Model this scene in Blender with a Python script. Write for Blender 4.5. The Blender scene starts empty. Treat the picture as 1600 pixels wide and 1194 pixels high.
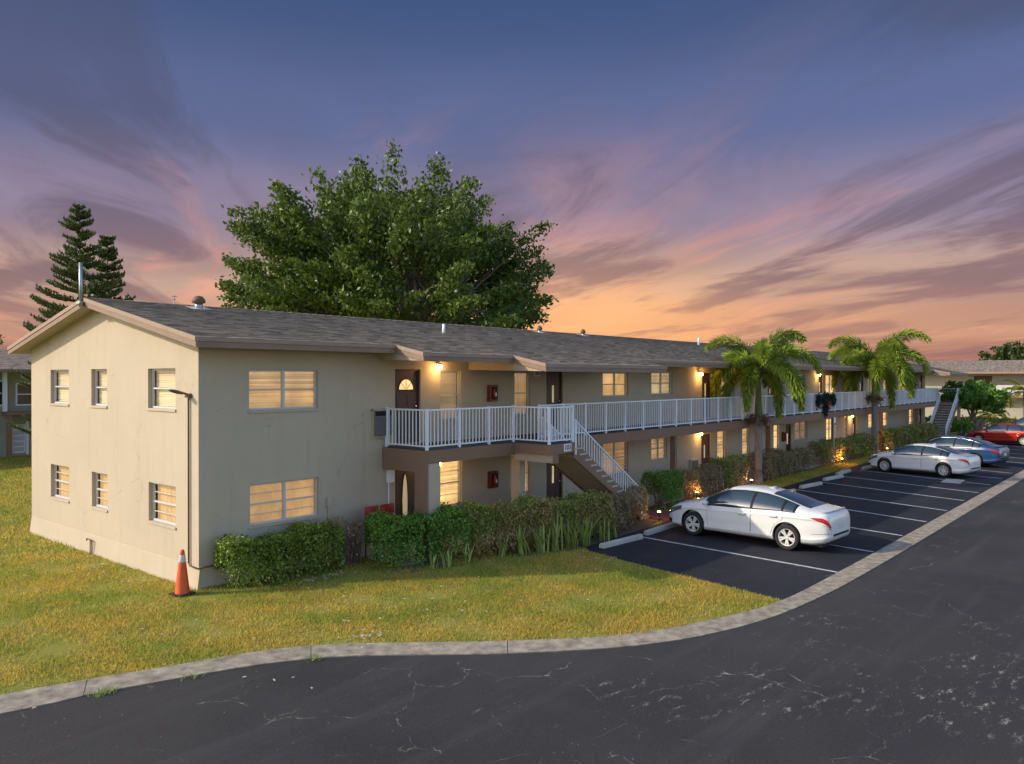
import bpy, bmesh, math, random
import numpy as np
from mathutils import Vector, Matrix

random.seed(7); RNG = np.random.default_rng(7)
SC = bpy.context.scene
COL = SC.collection
R = math.radians

# ------------------------------------------------------------------ camera
CAM_POS = (-8.53, -15.97, 4.5)
YAW = 40.3                      # degrees from +X; X runs along the facade, Y into the building
cd = bpy.data.cameras.new('camera'); cam = bpy.data.objects.new('camera', cd); COL.objects.link(cam)
cd.sensor_width = 36.0; cd.lens = 36.0 * 1238.0 / 1600.0
cd.clip_start = 0.1; cd.clip_end = 3000
cam.location = CAM_POS
cam.rotation_euler = (R(90 - 0.28), 0, R(YAW - 90))
SC.camera = cam

# ------------------------------------------------------------------ light
SUN_EL, SUN_AZ = 28.4, -49.5    # azimuth clockwise from +Y
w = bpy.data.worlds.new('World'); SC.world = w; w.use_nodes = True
sd = bpy.data.lights.new('sun', 'SUN'); sd.energy = 2.0; sd.angle = R(0.6); sd.color = (1.0, 0.85, 0.66)
sun = bpy.data.objects.new('sun', sd); COL.objects.link(sun)
sdir = Vector((math.sin(R(SUN_AZ)) * math.cos(R(SUN_EL)), math.cos(R(SUN_AZ)) * math.cos(R(SUN_EL)), math.sin(R(SUN_EL))))
sun.rotation_euler = sdir.to_track_quat('Z', 'Y').to_euler(); sun.location = (-20, 30, 40)

SC.view_settings.view_transform = 'Standard'; SC.view_settings.look = 'None'
SC.view_settings.exposure = 1.05; SC.view_settings.gamma = 1.0
SC.view_settings.use_curve_mapping = False

CO = (16.9, 15.2, 8.4, 5.2, 10.2, 8.1)      # where the cloud fields sit
def sky():
    nt = w.node_tree; N = nt.nodes; L = nt.links
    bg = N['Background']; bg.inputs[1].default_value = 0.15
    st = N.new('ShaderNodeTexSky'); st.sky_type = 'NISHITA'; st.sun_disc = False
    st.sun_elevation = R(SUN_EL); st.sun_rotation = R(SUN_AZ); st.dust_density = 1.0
    tc = N.new('ShaderNodeTexCoord'); sp = N.new('ShaderNodeSeparateXYZ'); L.new(tc.outputs['Generated'], sp.inputs[0])
    def mth(op, a, b=None, clamp=False):
        n = N.new('ShaderNodeMath'); n.operation = op; n.use_clamp = clamp
        for i, v in enumerate((a, b)):
            if v is None: continue
            if isinstance(v, (int, float)): n.inputs[i].default_value = v
            else: L.new(v, n.inputs[i])
        return n.outputs[0]
    def ramp(fac, stops, interp='EASE'):
        n = N.new('ShaderNodeValToRGB'); n.color_ramp.interpolation = interp
        e = n.color_ramp.elements
        while len(e) > 1: e.remove(e[0])
        for i, (p, c) in enumerate(stops):
            q = e[0] if i == 0 else e.new(p)
            q.position = p; q.color = (c[0], c[1], c[2], 1) if isinstance(c, tuple) else (c, c, c, 1)
        if fac is not None: L.new(fac, n.inputs[0])
        return n.outputs[0]
    def mix(mode, f, a, b):
        n = N.new('ShaderNodeMix'); n.data_type = 'RGBA'; n.blend_type = mode; n.clamp_factor = True
        if isinstance(f, (int, float)): n.inputs[0].default_value = f
        else: L.new(f, n.inputs[0])
        for i, v in ((6, a), (7, b)):
            if isinstance(v, tuple): n.inputs[i].default_value = (v[0], v[1], v[2], 1)
            else: L.new(v, n.inputs[i])
        return n.outputs[2]
    z = mth('MAXIMUM', sp.outputs[2], 0.0)
    # dusk colours around the azimuth of the glow, by elevation; the rest of the dome is the plain daylight sky
    dusk = ramp(z, [(0.0, (1.15, .50, .55)), (.02, (1.7, .75, .65)), (.057, (2.85, 1.48, .98)), (.113, (2.45, 1.62, 1.30)), (.19, (1.40, 1.12, 1.58)), (.30, (.56, .70, 1.42)), (.43, (.235, .43, 1.0)), (1.0, (.20, .40, .95))])
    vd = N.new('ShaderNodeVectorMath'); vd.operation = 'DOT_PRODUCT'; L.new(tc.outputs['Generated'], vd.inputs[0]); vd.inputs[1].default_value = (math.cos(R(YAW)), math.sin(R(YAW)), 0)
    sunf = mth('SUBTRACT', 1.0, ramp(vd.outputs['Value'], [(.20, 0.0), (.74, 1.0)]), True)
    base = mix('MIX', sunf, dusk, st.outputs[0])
    # cloud plane coordinates: streaks run along one wind direction
    zz = mth('ADD', z, 0.06)
    px = mth('DIVIDE', sp.outputs[0], zz); py = mth('DIVIDE', sp.outputs[1], zz)
    cb = N.new('ShaderNodeCombineXYZ'); L.new(px, cb.inputs[0]); L.new(py, cb.inputs[1])
    def cloud(sx, sy, scale, lo, hi, off, detail=7.0, rough=0.55, dist=0.6):
        rt = N.new('ShaderNodeMapping'); rt.inputs['Rotation'].default_value = (0, 0, R(-54)); L.new(cb.outputs[0], rt.inputs[0])
        mp = N.new('ShaderNodeMapping'); mp.inputs['Scale'].default_value = (sx, sy, 1); mp.inputs['Location'].default_value = off
        L.new(rt.outputs[0], mp.inputs[0])
        nz = N.new('ShaderNodeTexNoise'); nz.inputs['Scale'].default_value = scale; nz.inputs['Detail'].default_value = detail
        nz.inputs['Roughness'].default_value = rough; nz.inputs['Distortion'].default_value = dist
        L.new(mp.outputs[0], nz.inputs['Vector'])
        return ramp(nz.outputs[0], [(lo, 0.0), (hi, 1.0)])
    c1 = cloud(.36, .95, 1.0, .45, .60, (CO[0], CO[1], 0), 10.0, .60, .9)
    c2 = cloud(.42, 1.2, 1.0, .49, .66, (CO[2], CO[3], 4), 9.0, .60, .9)
    c3 = cloud(.40, .62, .8, .43, .66, (CO[4], CO[5], 8), 8.0, .58, .8)
    lowf = ramp(z, [(0.0, .25), (.05, .75), (.12, 1.0), (.22, .85), (.34, .50), (.48, .32), (1.0, .25)])
    dark = ramp(z, [(0.0, (1.05, .50, .55)), (.06, (1.45, .78, .74)), (.12, (1.15, .72, .80)), (.20, (.72, .56, .82)), (.32, (.36, .38, .68)), (1.0, (.20, .28, .58))])
    pink = ramp(z, [(0.0, (2.6, 1.1, .8)), (.06, (4.6, 1.9, 1.05)), (.13, (3.7, 1.7, 1.35)), (.22, (1.9, 1.15, 1.4)), (.34, (.72, .68, 1.25)), (.5, (.40, .50, 1.05)), (1.0, (.35, .48, 1.0))])
    b1 = mix('MIX', mth('MULTIPLY', mth('MULTIPLY', c2, lowf), .75), base, pink)
    b2 = mix('MIX', mth('MULTIPLY', mth('MULTIPLY', c1, lowf), .92), b1, dark)
    b3 = mix('MIX', mth('MULTIPLY', mth('MULTIPLY', c3, lowf), .42), b2, dark)
    # last glow low on the horizon
    ga = R(YAW - 3.5)
    vg = N.new('ShaderNodeVectorMath'); vg.operation = 'DOT_PRODUCT'; L.new(tc.outputs['Generated'], vg.inputs[0]); vg.inputs[1].default_value = (math.cos(ga), math.sin(ga), .0)
    gaz = ramp(vg.outputs['Value'], [(.86, 0.0), (.96, .25), (1.0, 1.0)]); gel = ramp(z, [(0.0, .35), (.05, .9), (.085, 1.0), (.14, .35), (.22, 0.0)])
    glow = mth('MULTIPLY', mth('MULTIPLY', gaz, gel), mth('SUBTRACT', 1.0, mth('MULTIPLY', c1, .45)))
    b4 = mix('MIX', mth('MULTIPLY', glow, .42), b3, (7.2, 3.3, .95))
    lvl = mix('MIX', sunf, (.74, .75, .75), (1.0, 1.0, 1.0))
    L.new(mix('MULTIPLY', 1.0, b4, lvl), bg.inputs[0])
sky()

# ------------------------------------------------------------------ materials
MATS = {}
def mat(name, col, rough=.8, spec=.3, metal=0.0, noise=0.0, nscale=4.0, bump=0.0, bscale=60.0, var=0.0, col2=None,
        emit=None, estr=0.0, trans=0.0, coat=0.0, detail=5.0, island=0.0):
    m = bpy.data.materials.new(name); m.use_nodes = True; MATS[name] = m
    nt = m.node_tree; N = nt.nodes; L = nt.links; b = N['Principled BSDF']
    b.inputs['Base Color'].default_value = (*col, 1); b.inputs['Roughness'].default_value = rough
    b.inputs['Specular IOR Level'].default_value = spec; b.inputs['Metallic'].default_value = metal
    if coat: b.inputs['Coat Weight'].default_value = coat; b.inputs['Coat Roughness'].default_value = .05
    if trans: b.inputs['Transmission Weight'].default_value = trans
    if emit: b.inputs['Emission Color'].default_value = (*emit, 1); b.inputs['Emission Strength'].default_value = estr
    tc = N.new('ShaderNodeTexCoord')
    if noise or island:
        c2 = col2 or tuple(c * .6 for c in col)
        mx = N.new('ShaderNodeMix'); mx.data_type = 'RGBA'
        mx.inputs[6].default_value = (*col, 1); mx.inputs[7].default_value = (*c2, 1)
        nz = N.new('ShaderNodeTexNoise'); nz.inputs['Scale'].default_value = nscale; nz.inputs['Detail'].default_value = detail
        nz.inputs['Roughness'].default_value = .65
        L.new(tc.outputs['Object'], nz.inputs['Vector'])
        mr = N.new('ShaderNodeMapRange'); mr.inputs[1].default_value = .3; mr.inputs[2].default_value = .7
        mr.inputs[4].default_value = noise if noise else 0.0
        L.new(nz.outputs[0], mr.inputs[0]); fac = mr.outputs[0]
        if island:
            ge = N.new('ShaderNodeNewGeometry'); mm = N.new('ShaderNodeMath'); mm.operation = 'MULTIPLY_ADD'
            mm.inputs[1].default_value = island; L.new(ge.outputs['Random Per Island'], mm.inputs[0]); L.new(fac, mm.inputs[2])
            mm.use_clamp = True; fac = mm.outputs[0]
        L.new(fac, mx.inputs[0]); L.new(mx.outputs[2], b.inputs['Base Color'])
    if bump:
        n2 = N.new('ShaderNodeTexNoise'); n2.inputs['Scale'].default_value = bscale; n2.inputs['Detail'].default_value = 6
        L.new(tc.outputs['Object'], n2.inputs['Vector'])
        bp = N.new('ShaderNodeBump'); bp.inputs['Strength'].default_value = bump; bp.inputs['Distance'].default_value = .02
        L.new(n2.outputs[0], bp.inputs['Height']); L.new(bp.outputs[0], b.inputs['Normal'])
    return m

def nodes_of(m): return m.node_tree.nodes, m.node_tree.links, m.node_tree.nodes['Principled BSDF']
def mixc(N, L, f, a, b, mode='MIX'):
    n = N.new('ShaderNodeMix'); n.data_type = 'RGBA'; n.blend_type = mode
    if isinstance(f, (int, float)): n.inputs[0].default_value = f
    else: L.new(f, n.inputs[0])
    for i, v in ((6, a), (7, b)):
        if isinstance(v, tuple): n.inputs[i].default_value = (*v, 1)
        else: L.new(v, n.inputs[i])
    return n.outputs[2]
def nz_(N, L, vec, scale, detail=5, rough=.6, dist=0.0):
    n = N.new('ShaderNodeTexNoise'); n.inputs['Scale'].default_value = scale; n.inputs['Detail'].default_value = detail
    n.inputs['Roughness'].default_value = rough; n.inputs['Distortion'].default_value = dist
    if vec is not None: L.new(vec, n.inputs['Vector'])
    return n.outputs[0]
def rng_(N, L, v, a, b, c=0.0, d=1.0):
    n = N.new('ShaderNodeMapRange'); n.inputs[1].default_value = a; n.inputs[2].default_value = b
    n.inputs[3].default_value = c; n.inputs[4].default_value = d; L.new(v, n.inputs[0]); return n.outputs[0]
def mth_(N, L, op, a, b):
    n = N.new('ShaderNodeMath'); n.operation = op; n.use_clamp = True
    for i, v in enumerate((a, b)):
        if isinstance(v, (int, float)): n.inputs[i].default_value = v
        else: L.new(v, n.inputs[i])
    return n.outputs[0]

def stucco(name, col, cracks=.5):
    m = mat(name, col, .9, .2); N, L, b = nodes_of(m)
    tc = N.new('ShaderNodeTexCoord').outputs['Object']
    big = nz_(N, L, tc, .55, 6, .65, .4); mid = nz_(N, L, tc, 5, 5, .7)
    c = mixc(N, L, rng_(N, L, big, .35, .7, 0, .38), col, tuple(k * .78 for k in col))
    c = mixc(N, L, rng_(N, L, mid, .35, .75, 0, .18), c, tuple(k * 1.12 for k in col))
    # hairline cracks: warped voronoi edges where a mask allows
    mp = N.new('ShaderNodeMapping'); mp.inputs['Scale'].default_value = (.45, .45, .42); L.new(tc, mp.inputs[0])
    wv = N.new('ShaderNodeTexNoise'); wv.inputs['Scale'].default_value = 2.0; wv.inputs['Detail'].default_value = 6; L.new(mp.outputs[0], wv.inputs['Vector'])
    ad = N.new('ShaderNodeMixRGB') if False else N.new('ShaderNodeMix'); ad.data_type = 'RGBA'; ad.blend_type = 'ADD'; ad.inputs[0].default_value = .55
    L.new(mp.outputs[0], ad.inputs[6]); L.new(wv.outputs['Color'], ad.inputs[7])
    vo = N.new('ShaderNodeTexVoronoi'); vo.feature = 'DISTANCE_TO_EDGE'; vo.inputs['Scale'].default_value = 1.0; L.new(ad.outputs[2], vo.inputs['Vector'])
    line = rng_(N, L, vo.outputs['Distance'], .001, .006, 1, 0)
    msk = rng_(N, L, nz_(N, L, tc, .8, 3), .48, .60)
    c = mixc(N, L, mth_(N, L, 'MULTIPLY', mth_(N, L, 'MULTIPLY', line, msk), cracks), c, tuple(k * .55 for k in col))
    # rain streaks: noise stretched vertically
    ms = N.new('ShaderNodeMapping'); ms.inputs['Scale'].default_value = (3.0, 3.0, .22); L.new(tc, ms.inputs[0])
    c = mixc(N, L, rng_(N, L, nz_(N, L, ms.outputs[0], 1.4, 5), .52, .8, 0, .28), c, tuple(k * .66 for k in col))
    L.new(c, b.inputs['Base Color'])
    bp = N.new('ShaderNodeBump'); bp.inputs['Strength'].default_value = .35; bp.inputs['Distance'].default_value = .012
    L.new(nz_(N, L, tc, 55, 6, .7), bp.inputs['Height']); L.new(bp.outputs[0], b.inputs['Normal'])
    return m

def asphalt(name, base, pale, crackw, scuff, crack_amt):
    m = mat(name, base, .82, .22); N, L, b = nodes_of(m)
    tc = N.new('ShaderNodeTexCoord').outputs['Object']
    c = mixc(N, L, rng_(N, L, nz_(N, L, tc, .25, 5, .6), .35, .7, 0, .8), base, tuple(k * 1.7 for k in base))
    c = mixc(N, L, rng_(N, L, nz_(N, L, tc, 38, 4, .8), .45, .80, 0, .7), c, tuple(k * 3.0 for k in base))
    wv = N.new('ShaderNodeTexNoise'); wv.inputs['Scale'].default_value = .7; wv.inputs['Detail'].default_value = 7; wv.inputs['Roughness'].default_value = .55; L.new(tc, wv.inputs['Vector'])
    ad = N.new('ShaderNodeMix'); ad.data_type = 'RGBA'; ad.blend_type = 'ADD'; ad.inputs[0].default_value = 1.1
    ad.clamp_factor = False
    L.new(tc, ad.inputs[6]); L.new(wv.outputs['Color'], ad.inputs[7])
    vo = N.new('ShaderNodeTexVoronoi'); vo.feature = 'DISTANCE_TO_EDGE'; vo.inputs['Scale'].default_value = .62; L.new(ad.outputs[2], vo.inputs['Vector'])
    line = rng_(N, L, vo.outputs['Distance'], .0, crackw, 1, 0)
    msk = rng_(N, L, nz_(N, L, tc, .45, 4), .47, .58)
    dash = rng_(N, L, nz_(N, L, tc, 5, 5, .7), .44, .58)
    c = mixc(N, L, mth_(N, L, 'MULTIPLY', mth_(N, L, 'MULTIPLY', mth_(N, L, 'MULTIPLY', line, msk), dash), crack_amt), c, pale)
    # worn sealer showing the pale aggregate
    dd = N.new('ShaderNodeVectorMath'); dd.operation = 'DISTANCE'; L.new(tc, dd.inputs[0]); dd.inputs[1].default_value = (5.2, -13.4, 0)
    worn = rng_(N, L, dd.outputs['Value'], 1.0, 6.5, .16, 0)
    msc = N.new('ShaderNodeMapping'); msc.inputs['Rotation'].default_value = (0, 0, R(35)); msc.inputs['Scale'].default_value = (1, 2.6, 1); L.new(tc, msc.inputs[0])
    sc = mth_(N, L, 'MULTIPLY', rng_(N, L, mth_(N, L, 'ADD', nz_(N, L, tc, .38, 3), worn), .58, .70), rng_(N, L, nz_(N, L, msc.outputs[0], 2.4, 10, .8), .56, .65))
    c = mixc(N, L, mth_(N, L, 'MULTIPLY', sc, scuff), c, pale)
    vs = N.new('ShaderNodeTexVoronoi'); vs.inputs['Scale'].default_value = 7.0; L.new(tc, vs.inputs['Vector'])
    spk = mth_(N, L, 'MULTIPLY', rng_(N, L, vs.outputs['Distance'], .05, .09, 1, 0), rng_(N, L, nz_(N, L, tc, 1.3, 3), .46, .60))
    c = mixc(N, L, mth_(N, L, 'MULTIPLY', spk, scuff * .8), c, pale)
    mt_ = N.new('ShaderNodeMapping'); mt_.inputs['Scale'].default_value = (.12, 1.6, 1); mt_.inputs['Rotation'].default_value = (0, 0, R(4)); L.new(tc, mt_.inputs[0])
    c = mixc(N, L, rng_(N, L, nz_(N, L, mt_.outputs[0], 1.2, 5, .6), .52, .75, 0, .35), c, tuple(k * 3.2 for k in base))
    L.new(c, b.inputs['Base Color'])
    bp = N.new('ShaderNodeBump'); bp.inputs['Strength'].default_value = .5; bp.inputs['Distance'].default_value = .01
    L.new(nz_(N, L, tc, 140, 4, .7), bp.inputs['Height']); L.new(bp.outputs[0], b.inputs['Normal'])
    L.new(rng_(N, L, nz_(N, L, tc, .5, 4), .3, .7, .62, .9), b.inputs['Roughness'])
    return m

def shingle(name):
    m = mat(name, (.16, .145, .13), .95, .05); N, L, b = nodes_of(m)
    tc = N.new('ShaderNodeTexCoord').outputs['Object']
    mp = N.new('ShaderNodeMapping'); mp.inputs['Rotation'].default_value = (0, 0, 0); L.new(tc, mp.inputs[0])
    br = N.new('ShaderNodeTexBrick'); br.inputs['Scale'].default_value = 1.0; br.inputs['Brick Width'].default_value = .30; br.inputs['Row Height'].default_value = .143
    br.inputs['Mortar Size'].default_value = .004; br.inputs['Color1'].default_value = (.345, .28, .222, 1); br.inputs['Color2'].default_value = (.085, .073, .064, 1)
    br.inputs['Mortar'].default_value = (.06, .055, .05, 1); br.inputs['Bias'].default_value = .05
    L.new(mp.outputs[0], br.inputs['Vector'])
    ms = N.new('ShaderNodeMapping'); ms.inputs['Scale'].default_value = (.9, 3.0, 1); L.new(tc, ms.inputs[0])
    c = mixc(N, L, rng_(N, L, nz_(N, L, ms.outputs[0], 2.2, 6, .7), .40, .66, 0, .65), br.outputs['Color'], (.345, .28, .22))
    c = mixc(N, L, rng_(N, L, nz_(N, L, tc, .3, 5, .6), .42, .72, 0, .6), c, (.13, .122, .115))
    L.new(c, b.inputs['Base Color'])
    bp = N.new('ShaderNodeBump'); bp.inputs['Strength'].default_value = .6; bp.inputs['Distance'].default_value = .01
    L.new(br.outputs['Fac'], bp.inputs['Height']); bp.invert = True
    L.new(bp.outputs[0], b.inputs['Normal'])
    return m

def leafmat(name, a, b2, c3=None, isl=.75, rough=.45, trans=.25, brown=0.0):
    m = bpy.data.materials.new(name); m.use_nodes = True; MATS[name] = m
    N, L, b = nodes_of(m)
    tc = N.new('ShaderNodeTexCoord').outputs['Object']; ge = N.new('ShaderNodeNewGeometry')
    n1 = rng_(N, L, nz_(N, L, tc, 1.1, 3), .35, .68, 0, 1)
    f = mth_(N, L, 'ADD', mth_(N, L, 'MULTIPLY', ge.outputs['Random Per Island'], isl), mth_(N, L, 'MULTIPLY', n1, 1 - isl))
    c = mixc(N, L, f, a, b2)
    if c3:
        c = mixc(N, L, mth_(N, L, 'MULTIPLY', rng_(N, L, nz_(N, L, tc, .9, 2), .5 - brown * .25, .7 - brown * .25), rng_(N, L, ge.outputs['Random Per Island'], .1, .5, .35, 1.0)), c, c3)
    L.new(c, b.inputs['Base Color']); b.inputs['Roughness'].default_value = rough; b.inputs['Specular IOR Level'].default_value = .35
    if trans:
        tr = N.new('ShaderNodeBsdfTranslucent'); L.new(mixc(N, L, .5, c, (.25, .32, .04)), tr.inputs[0])
        ms = N.new('ShaderNodeMixShader'); ms.inputs[0].default_value = trans
        L.new(b.outputs[0], ms.inputs[1]); L.new(tr.outputs[0], ms.inputs[2])
        L.new(ms.outputs[0], N['Material Output'].inputs[0])
    return m

stucco('stucco', (.50, .427, .325), .5)
MATS['stucco_front'] = MATS['stucco']
stucco('stucco_pale', (.36, .335, .27), .3)
stucco('brown_stucco', (.27, .17, .115), .2)
mat('trim_brown', (.29, .205, .15), .7, .3, noise=.6, nscale=3, col2=(.2, .14, .10))
mat('trim_lip', (.36, .26, .19), .7, .3, noise=.6, nscale=3, col2=(.26, .185, .135))
mat('soffit', (.46, .38, .28), .85, .2, noise=.4, nscale=2)
shingle('shingles')
mat('white_paint', (.84, .88, .93), .5, .4, noise=.25, nscale=6, col2=(.6, .61, .62))
mat('alu', (.56, .57, .58), .5, .4, .0, noise=.3, nscale=10)
mat('dark_door', (.095, .048, .032), .45, .4, noise=.5, nscale=8, col2=(.035, .02, .015))
mat('dark_red_door', (.10, .028, .02), .45, .4, noise=.4, nscale=8)
mat('glass', (.03, .035, .04), .04, .6)
mat('black', (.012, .012, .013), .7, .3)
mat('chrome', (.75, .75, .76), .15, .5, 1.0)
mat('steel', (.42, .43, .44), .4, .5, .8, noise=.4, nscale=14)
mat('rust_metal', (.20, .115, .07), .65, .4, .3, noise=.7, nscale=9, col2=(.10, .06, .045))
mat('concrete', (.43, .375, .295), .9, .2, noise=1.0, nscale=4.5, detail=10.0, col2=(.15, .13, .105), bump=.5, bscale=50)
mat('concrete_pale', (.52, .50, .45), .9, .2, noise=.7, nscale=2.5, col2=(.33, .31, .28), bump=.4, bscale=40)
mat('brick_red', (.22, .09, .06), .9, .2, noise=.7, nscale=7, col2=(.13, .06, .045), bump=.4, bscale=40)
mat('line_paint', (.66, .66, .64), .7, .3, noise=.75, nscale=6, col2=(.22, .22, .22))
mat('red_plastic', (.32, .015, .012), .35, .5)
mat('red_box', (.15, .022, .018), .4, .5, noise=.3, nscale=20)
mat('cone_orange', (.72, .115, .025), .45, .4, noise=.6, nscale=6, col2=(.5, .075, .02))
mat('cone_white', (.62, .60, .56), .4, .4, noise=.4, nscale=12, col2=(.4, .38, .35))
mat('rubber', (.022, .02, .02), .75, .3, noise=.5, nscale=20)
mat('floor_coat', (.055, .07, .085), .7, .3, noise=.5, nscale=2)
mat('parapet_white', (.50, .50, .48), .7, .3, noise=.4, nscale=2)
mat('sign_white', (.78, .78, .76), .5, .3)
mat('ink', (.02, .02, .022), .6, .2)
mat('sign_red', (.55, .03, .03), .5, .3)
mat('bulb', (1, .8, .5), .4, .2, emit=(1.0, .60, .22), estr=14.0)
mat('soil', (.15, .12, .085), .95, .1, noise=.8, nscale=4, bump=.6, bscale=30)
mat('bark', (.19, .16, .13), .9, .2, noise=.8, nscale=3, col2=(.09, .075, .06), bump=.7, bscale=14)
mat('bark_pale', (.30, .25, .20), .9, .2, noise=.8, nscale=5, col2=(.16, .13, .10), bump=.6, bscale=18)
mat('palm_trunk', (.27, .25, .235), .9, .2, noise=.8, nscale=5, col2=(.15, .135, .125), bump=.6, bscale=22)
mat('crownshaft', (.14, .17, .05), .6, .3, noise=.6, nscale=4, col2=(.09, .10, .04))
mat('twig', (.21, .165, .12), .9, .2, noise=.7, nscale=8, col2=(.12, .09, .07))
asphalt('road_asphalt', (.0285, .0275, .0285), (.42, .385, .33), .0055, .85, .8)
asphalt('lot_asphalt', (.0145, .0155, .020), (.24, .22, .20), .004, .6, .25)

def blindmat(name, col, e, estr, vertical=False):
    m = mat(name, col, .8, .2, emit=e, estr=estr); N, L, b = nodes_of(m)
    tc = N.new('ShaderNodeTexCoord').outputs['Object']
    n = nz_(N, L, tc, 1.7, 3, .6)
    oi = N.new('ShaderNodeObjectInfo'); ge = N.new('ShaderNodeNewGeometry'); v0 = rng_(N, L, n, .32, .70, estr * .6, estr * 1.3); vm = N.new('ShaderNodeMath'); vm.operation = 'MULTIPLY'; L.new(v0, vm.inputs[0]); L.new(rng_(N, L, ge.outputs['Random Per Island'], 0, 1, .6, 1.3), vm.inputs[1]); v = vm.outputs[0]
    mm = N.new('ShaderNodeMath'); mm.operation = 'MULTIPLY'; L.new(v, mm.inputs[0]); L.new(rng_(N, L, oi.outputs['Random'], 0, 1, .5, 1.45), mm.inputs[1]); L.new(mm.outputs[0], b.inputs['Emission Strength'])
    return m
blindmat('blind_warm', (.58, .45, .29), (1.0, .56, .21), .20)
blindmat('blind_dim', (.50, .42, .30), (1.0, .60, .28), .09)
blindmat('blind_bright', (.70, .54, .32), (1.0, .60, .24), .48)
blindmat('blind_cream', (.74, .63, .43), (1.0, .70, .36), .18)
blindmat('curtain_warm', (.56, .41, .24), (1.0, .53, .19), .20)
mat('grille', (.05, .05, .052), .6, .4, noise=.5, nscale=40, col2=(.02, .02, .02))
def grille():
    m = MATS['grille']; N, L, b = nodes_of(m)
    tc = N.new('ShaderNodeTexCoord').outputs['Object']
    vo = N.new('ShaderNodeTexVoronoi'); vo.inputs['Scale'].default_value = 42; L.new(tc, vo.inputs['Vector'])
    L.new(mixc(N, L, rng_(N, L, vo.outputs['Distance'], .1, .5), (.02, .02, .022), (.15, .15, .15)), b.inputs['Base Color'])
grille()

leafmat('leaf_ficus', (.025, .07, .015), (.15, .215, .033), None, .8)
leafmat('leaf_hedge', (.07, .15, .025), (.31, .40, .06), None, .8)
leafmat('leaf_hedge_mix', (.12, .19, .04), (.36, .42, .085), (.42, .29, .13), .8, brown=.45)
leafmat('leaf_hedge_brown', (.15, .17, .06), (.32, .31, .10), (.37, .26, .16), .75, brown=1.0)
leafmat('leaf_bright', (.06, .17, .028), (.22, .39, .06), None, .8)
leafmat('leaf_pine', (.05, .085, .035), (.16, .20, .065), None, .7, .6, .1)
leafmat('leaf_palm', (.13, .24, .03), (.44, .50, .07), None, .8, .4, .3)
leafmat('leaf_sword', (.16, .26, .05), (.44, .52, .15), None, .8, .45, .25)
leafmat('leaf_dark', (.02, .045, .012), (.06, .095, .022), None, .8)
leafmat('dry_frond', (.10, .065, .04), (.17, .11, .065), None, .8, .8, .1)
leafmat('garland_leaf', (.010, .03, .022), (.02, .055, .04), None, .8, .6, 0)
leafmat('leaf_yellow', (.16, .17, .03), (.32, .29, .06), None, .8)
def grassmat(name):
    m = bpy.data.materials.new(name); m.use_nodes = True; MATS[name] = m
    N, L, b = nodes_of(m)
    tc = N.new('ShaderNodeTexCoord').outputs['Object']; ge = N.new('ShaderNodeNewGeometry')
    c = mixc(N, L, rng_(N, L, nz_(N, L, tc, .55, 5, .65), .42, .58), (.80, .58, .11), (.40, .47, .07))
    c = mixc(N, L, rng_(N, L, nz_(N, L, tc, 2.6, 4, .6), .42, .68, 0, .75), c, (.66, .50, .16))
    c = mixc(N, L, rng_(N, L, ge.outputs['Random Per Island'], .25, .95, 0, .85), c, (.16, .19, .04))
    L.new(c, b.inputs['Base Color']); b.inputs['Roughness'].default_value = .7; b.inputs['Specular IOR Level'].default_value = .2
    tr = N.new('ShaderNodeBsdfTranslucent'); L.new(c, tr.inputs[0])
    ms = N.new('ShaderNodeMixShader'); ms.inputs[0].default_value = .5
    L.new(b.outputs[0], ms.inputs[1]); L.new(tr.outputs[0], ms.inputs[2]); L.new(ms.outputs[0], N['Material Output'].inputs[0])
grassmat('grass_blade')
mg = mat('lawn', (.24, .20, .055), .95, .1)
def lawnmat():
    N, L, b = nodes_of(MATS['lawn'])
    tc = N.new('ShaderNodeTexCoord').outputs['Object']
    c = mixc(N, L, rng_(N, L, nz_(N, L, tc, .55, 5, .65), .38, .64), (.44, .36, .085), (.27, .32, .05))
    c = mixc(N, L, rng_(N, L, nz_(N, L, tc, 22, 6, .75), .35, .7, 0, .9), c, (.16, .145, .04))
    c = mixc(N, L, rng_(N, L, nz_(N, L, tc, 3.1, 4), .58, .75, 0, .6), c, (.27, .20, .10))
    L.new(c, b.inputs['Base Color'])
    bp = N.new('ShaderNodeBump'); bp.inputs['Strength'].default_value = .9; bp.inputs['Distance'].default_value = .05
    L.new(nz_(N, L, tc, 16, 6, .75), bp.inputs['Height']); L.new(bp.outputs[0], b.inputs['Normal'])
lawnmat()

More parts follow.
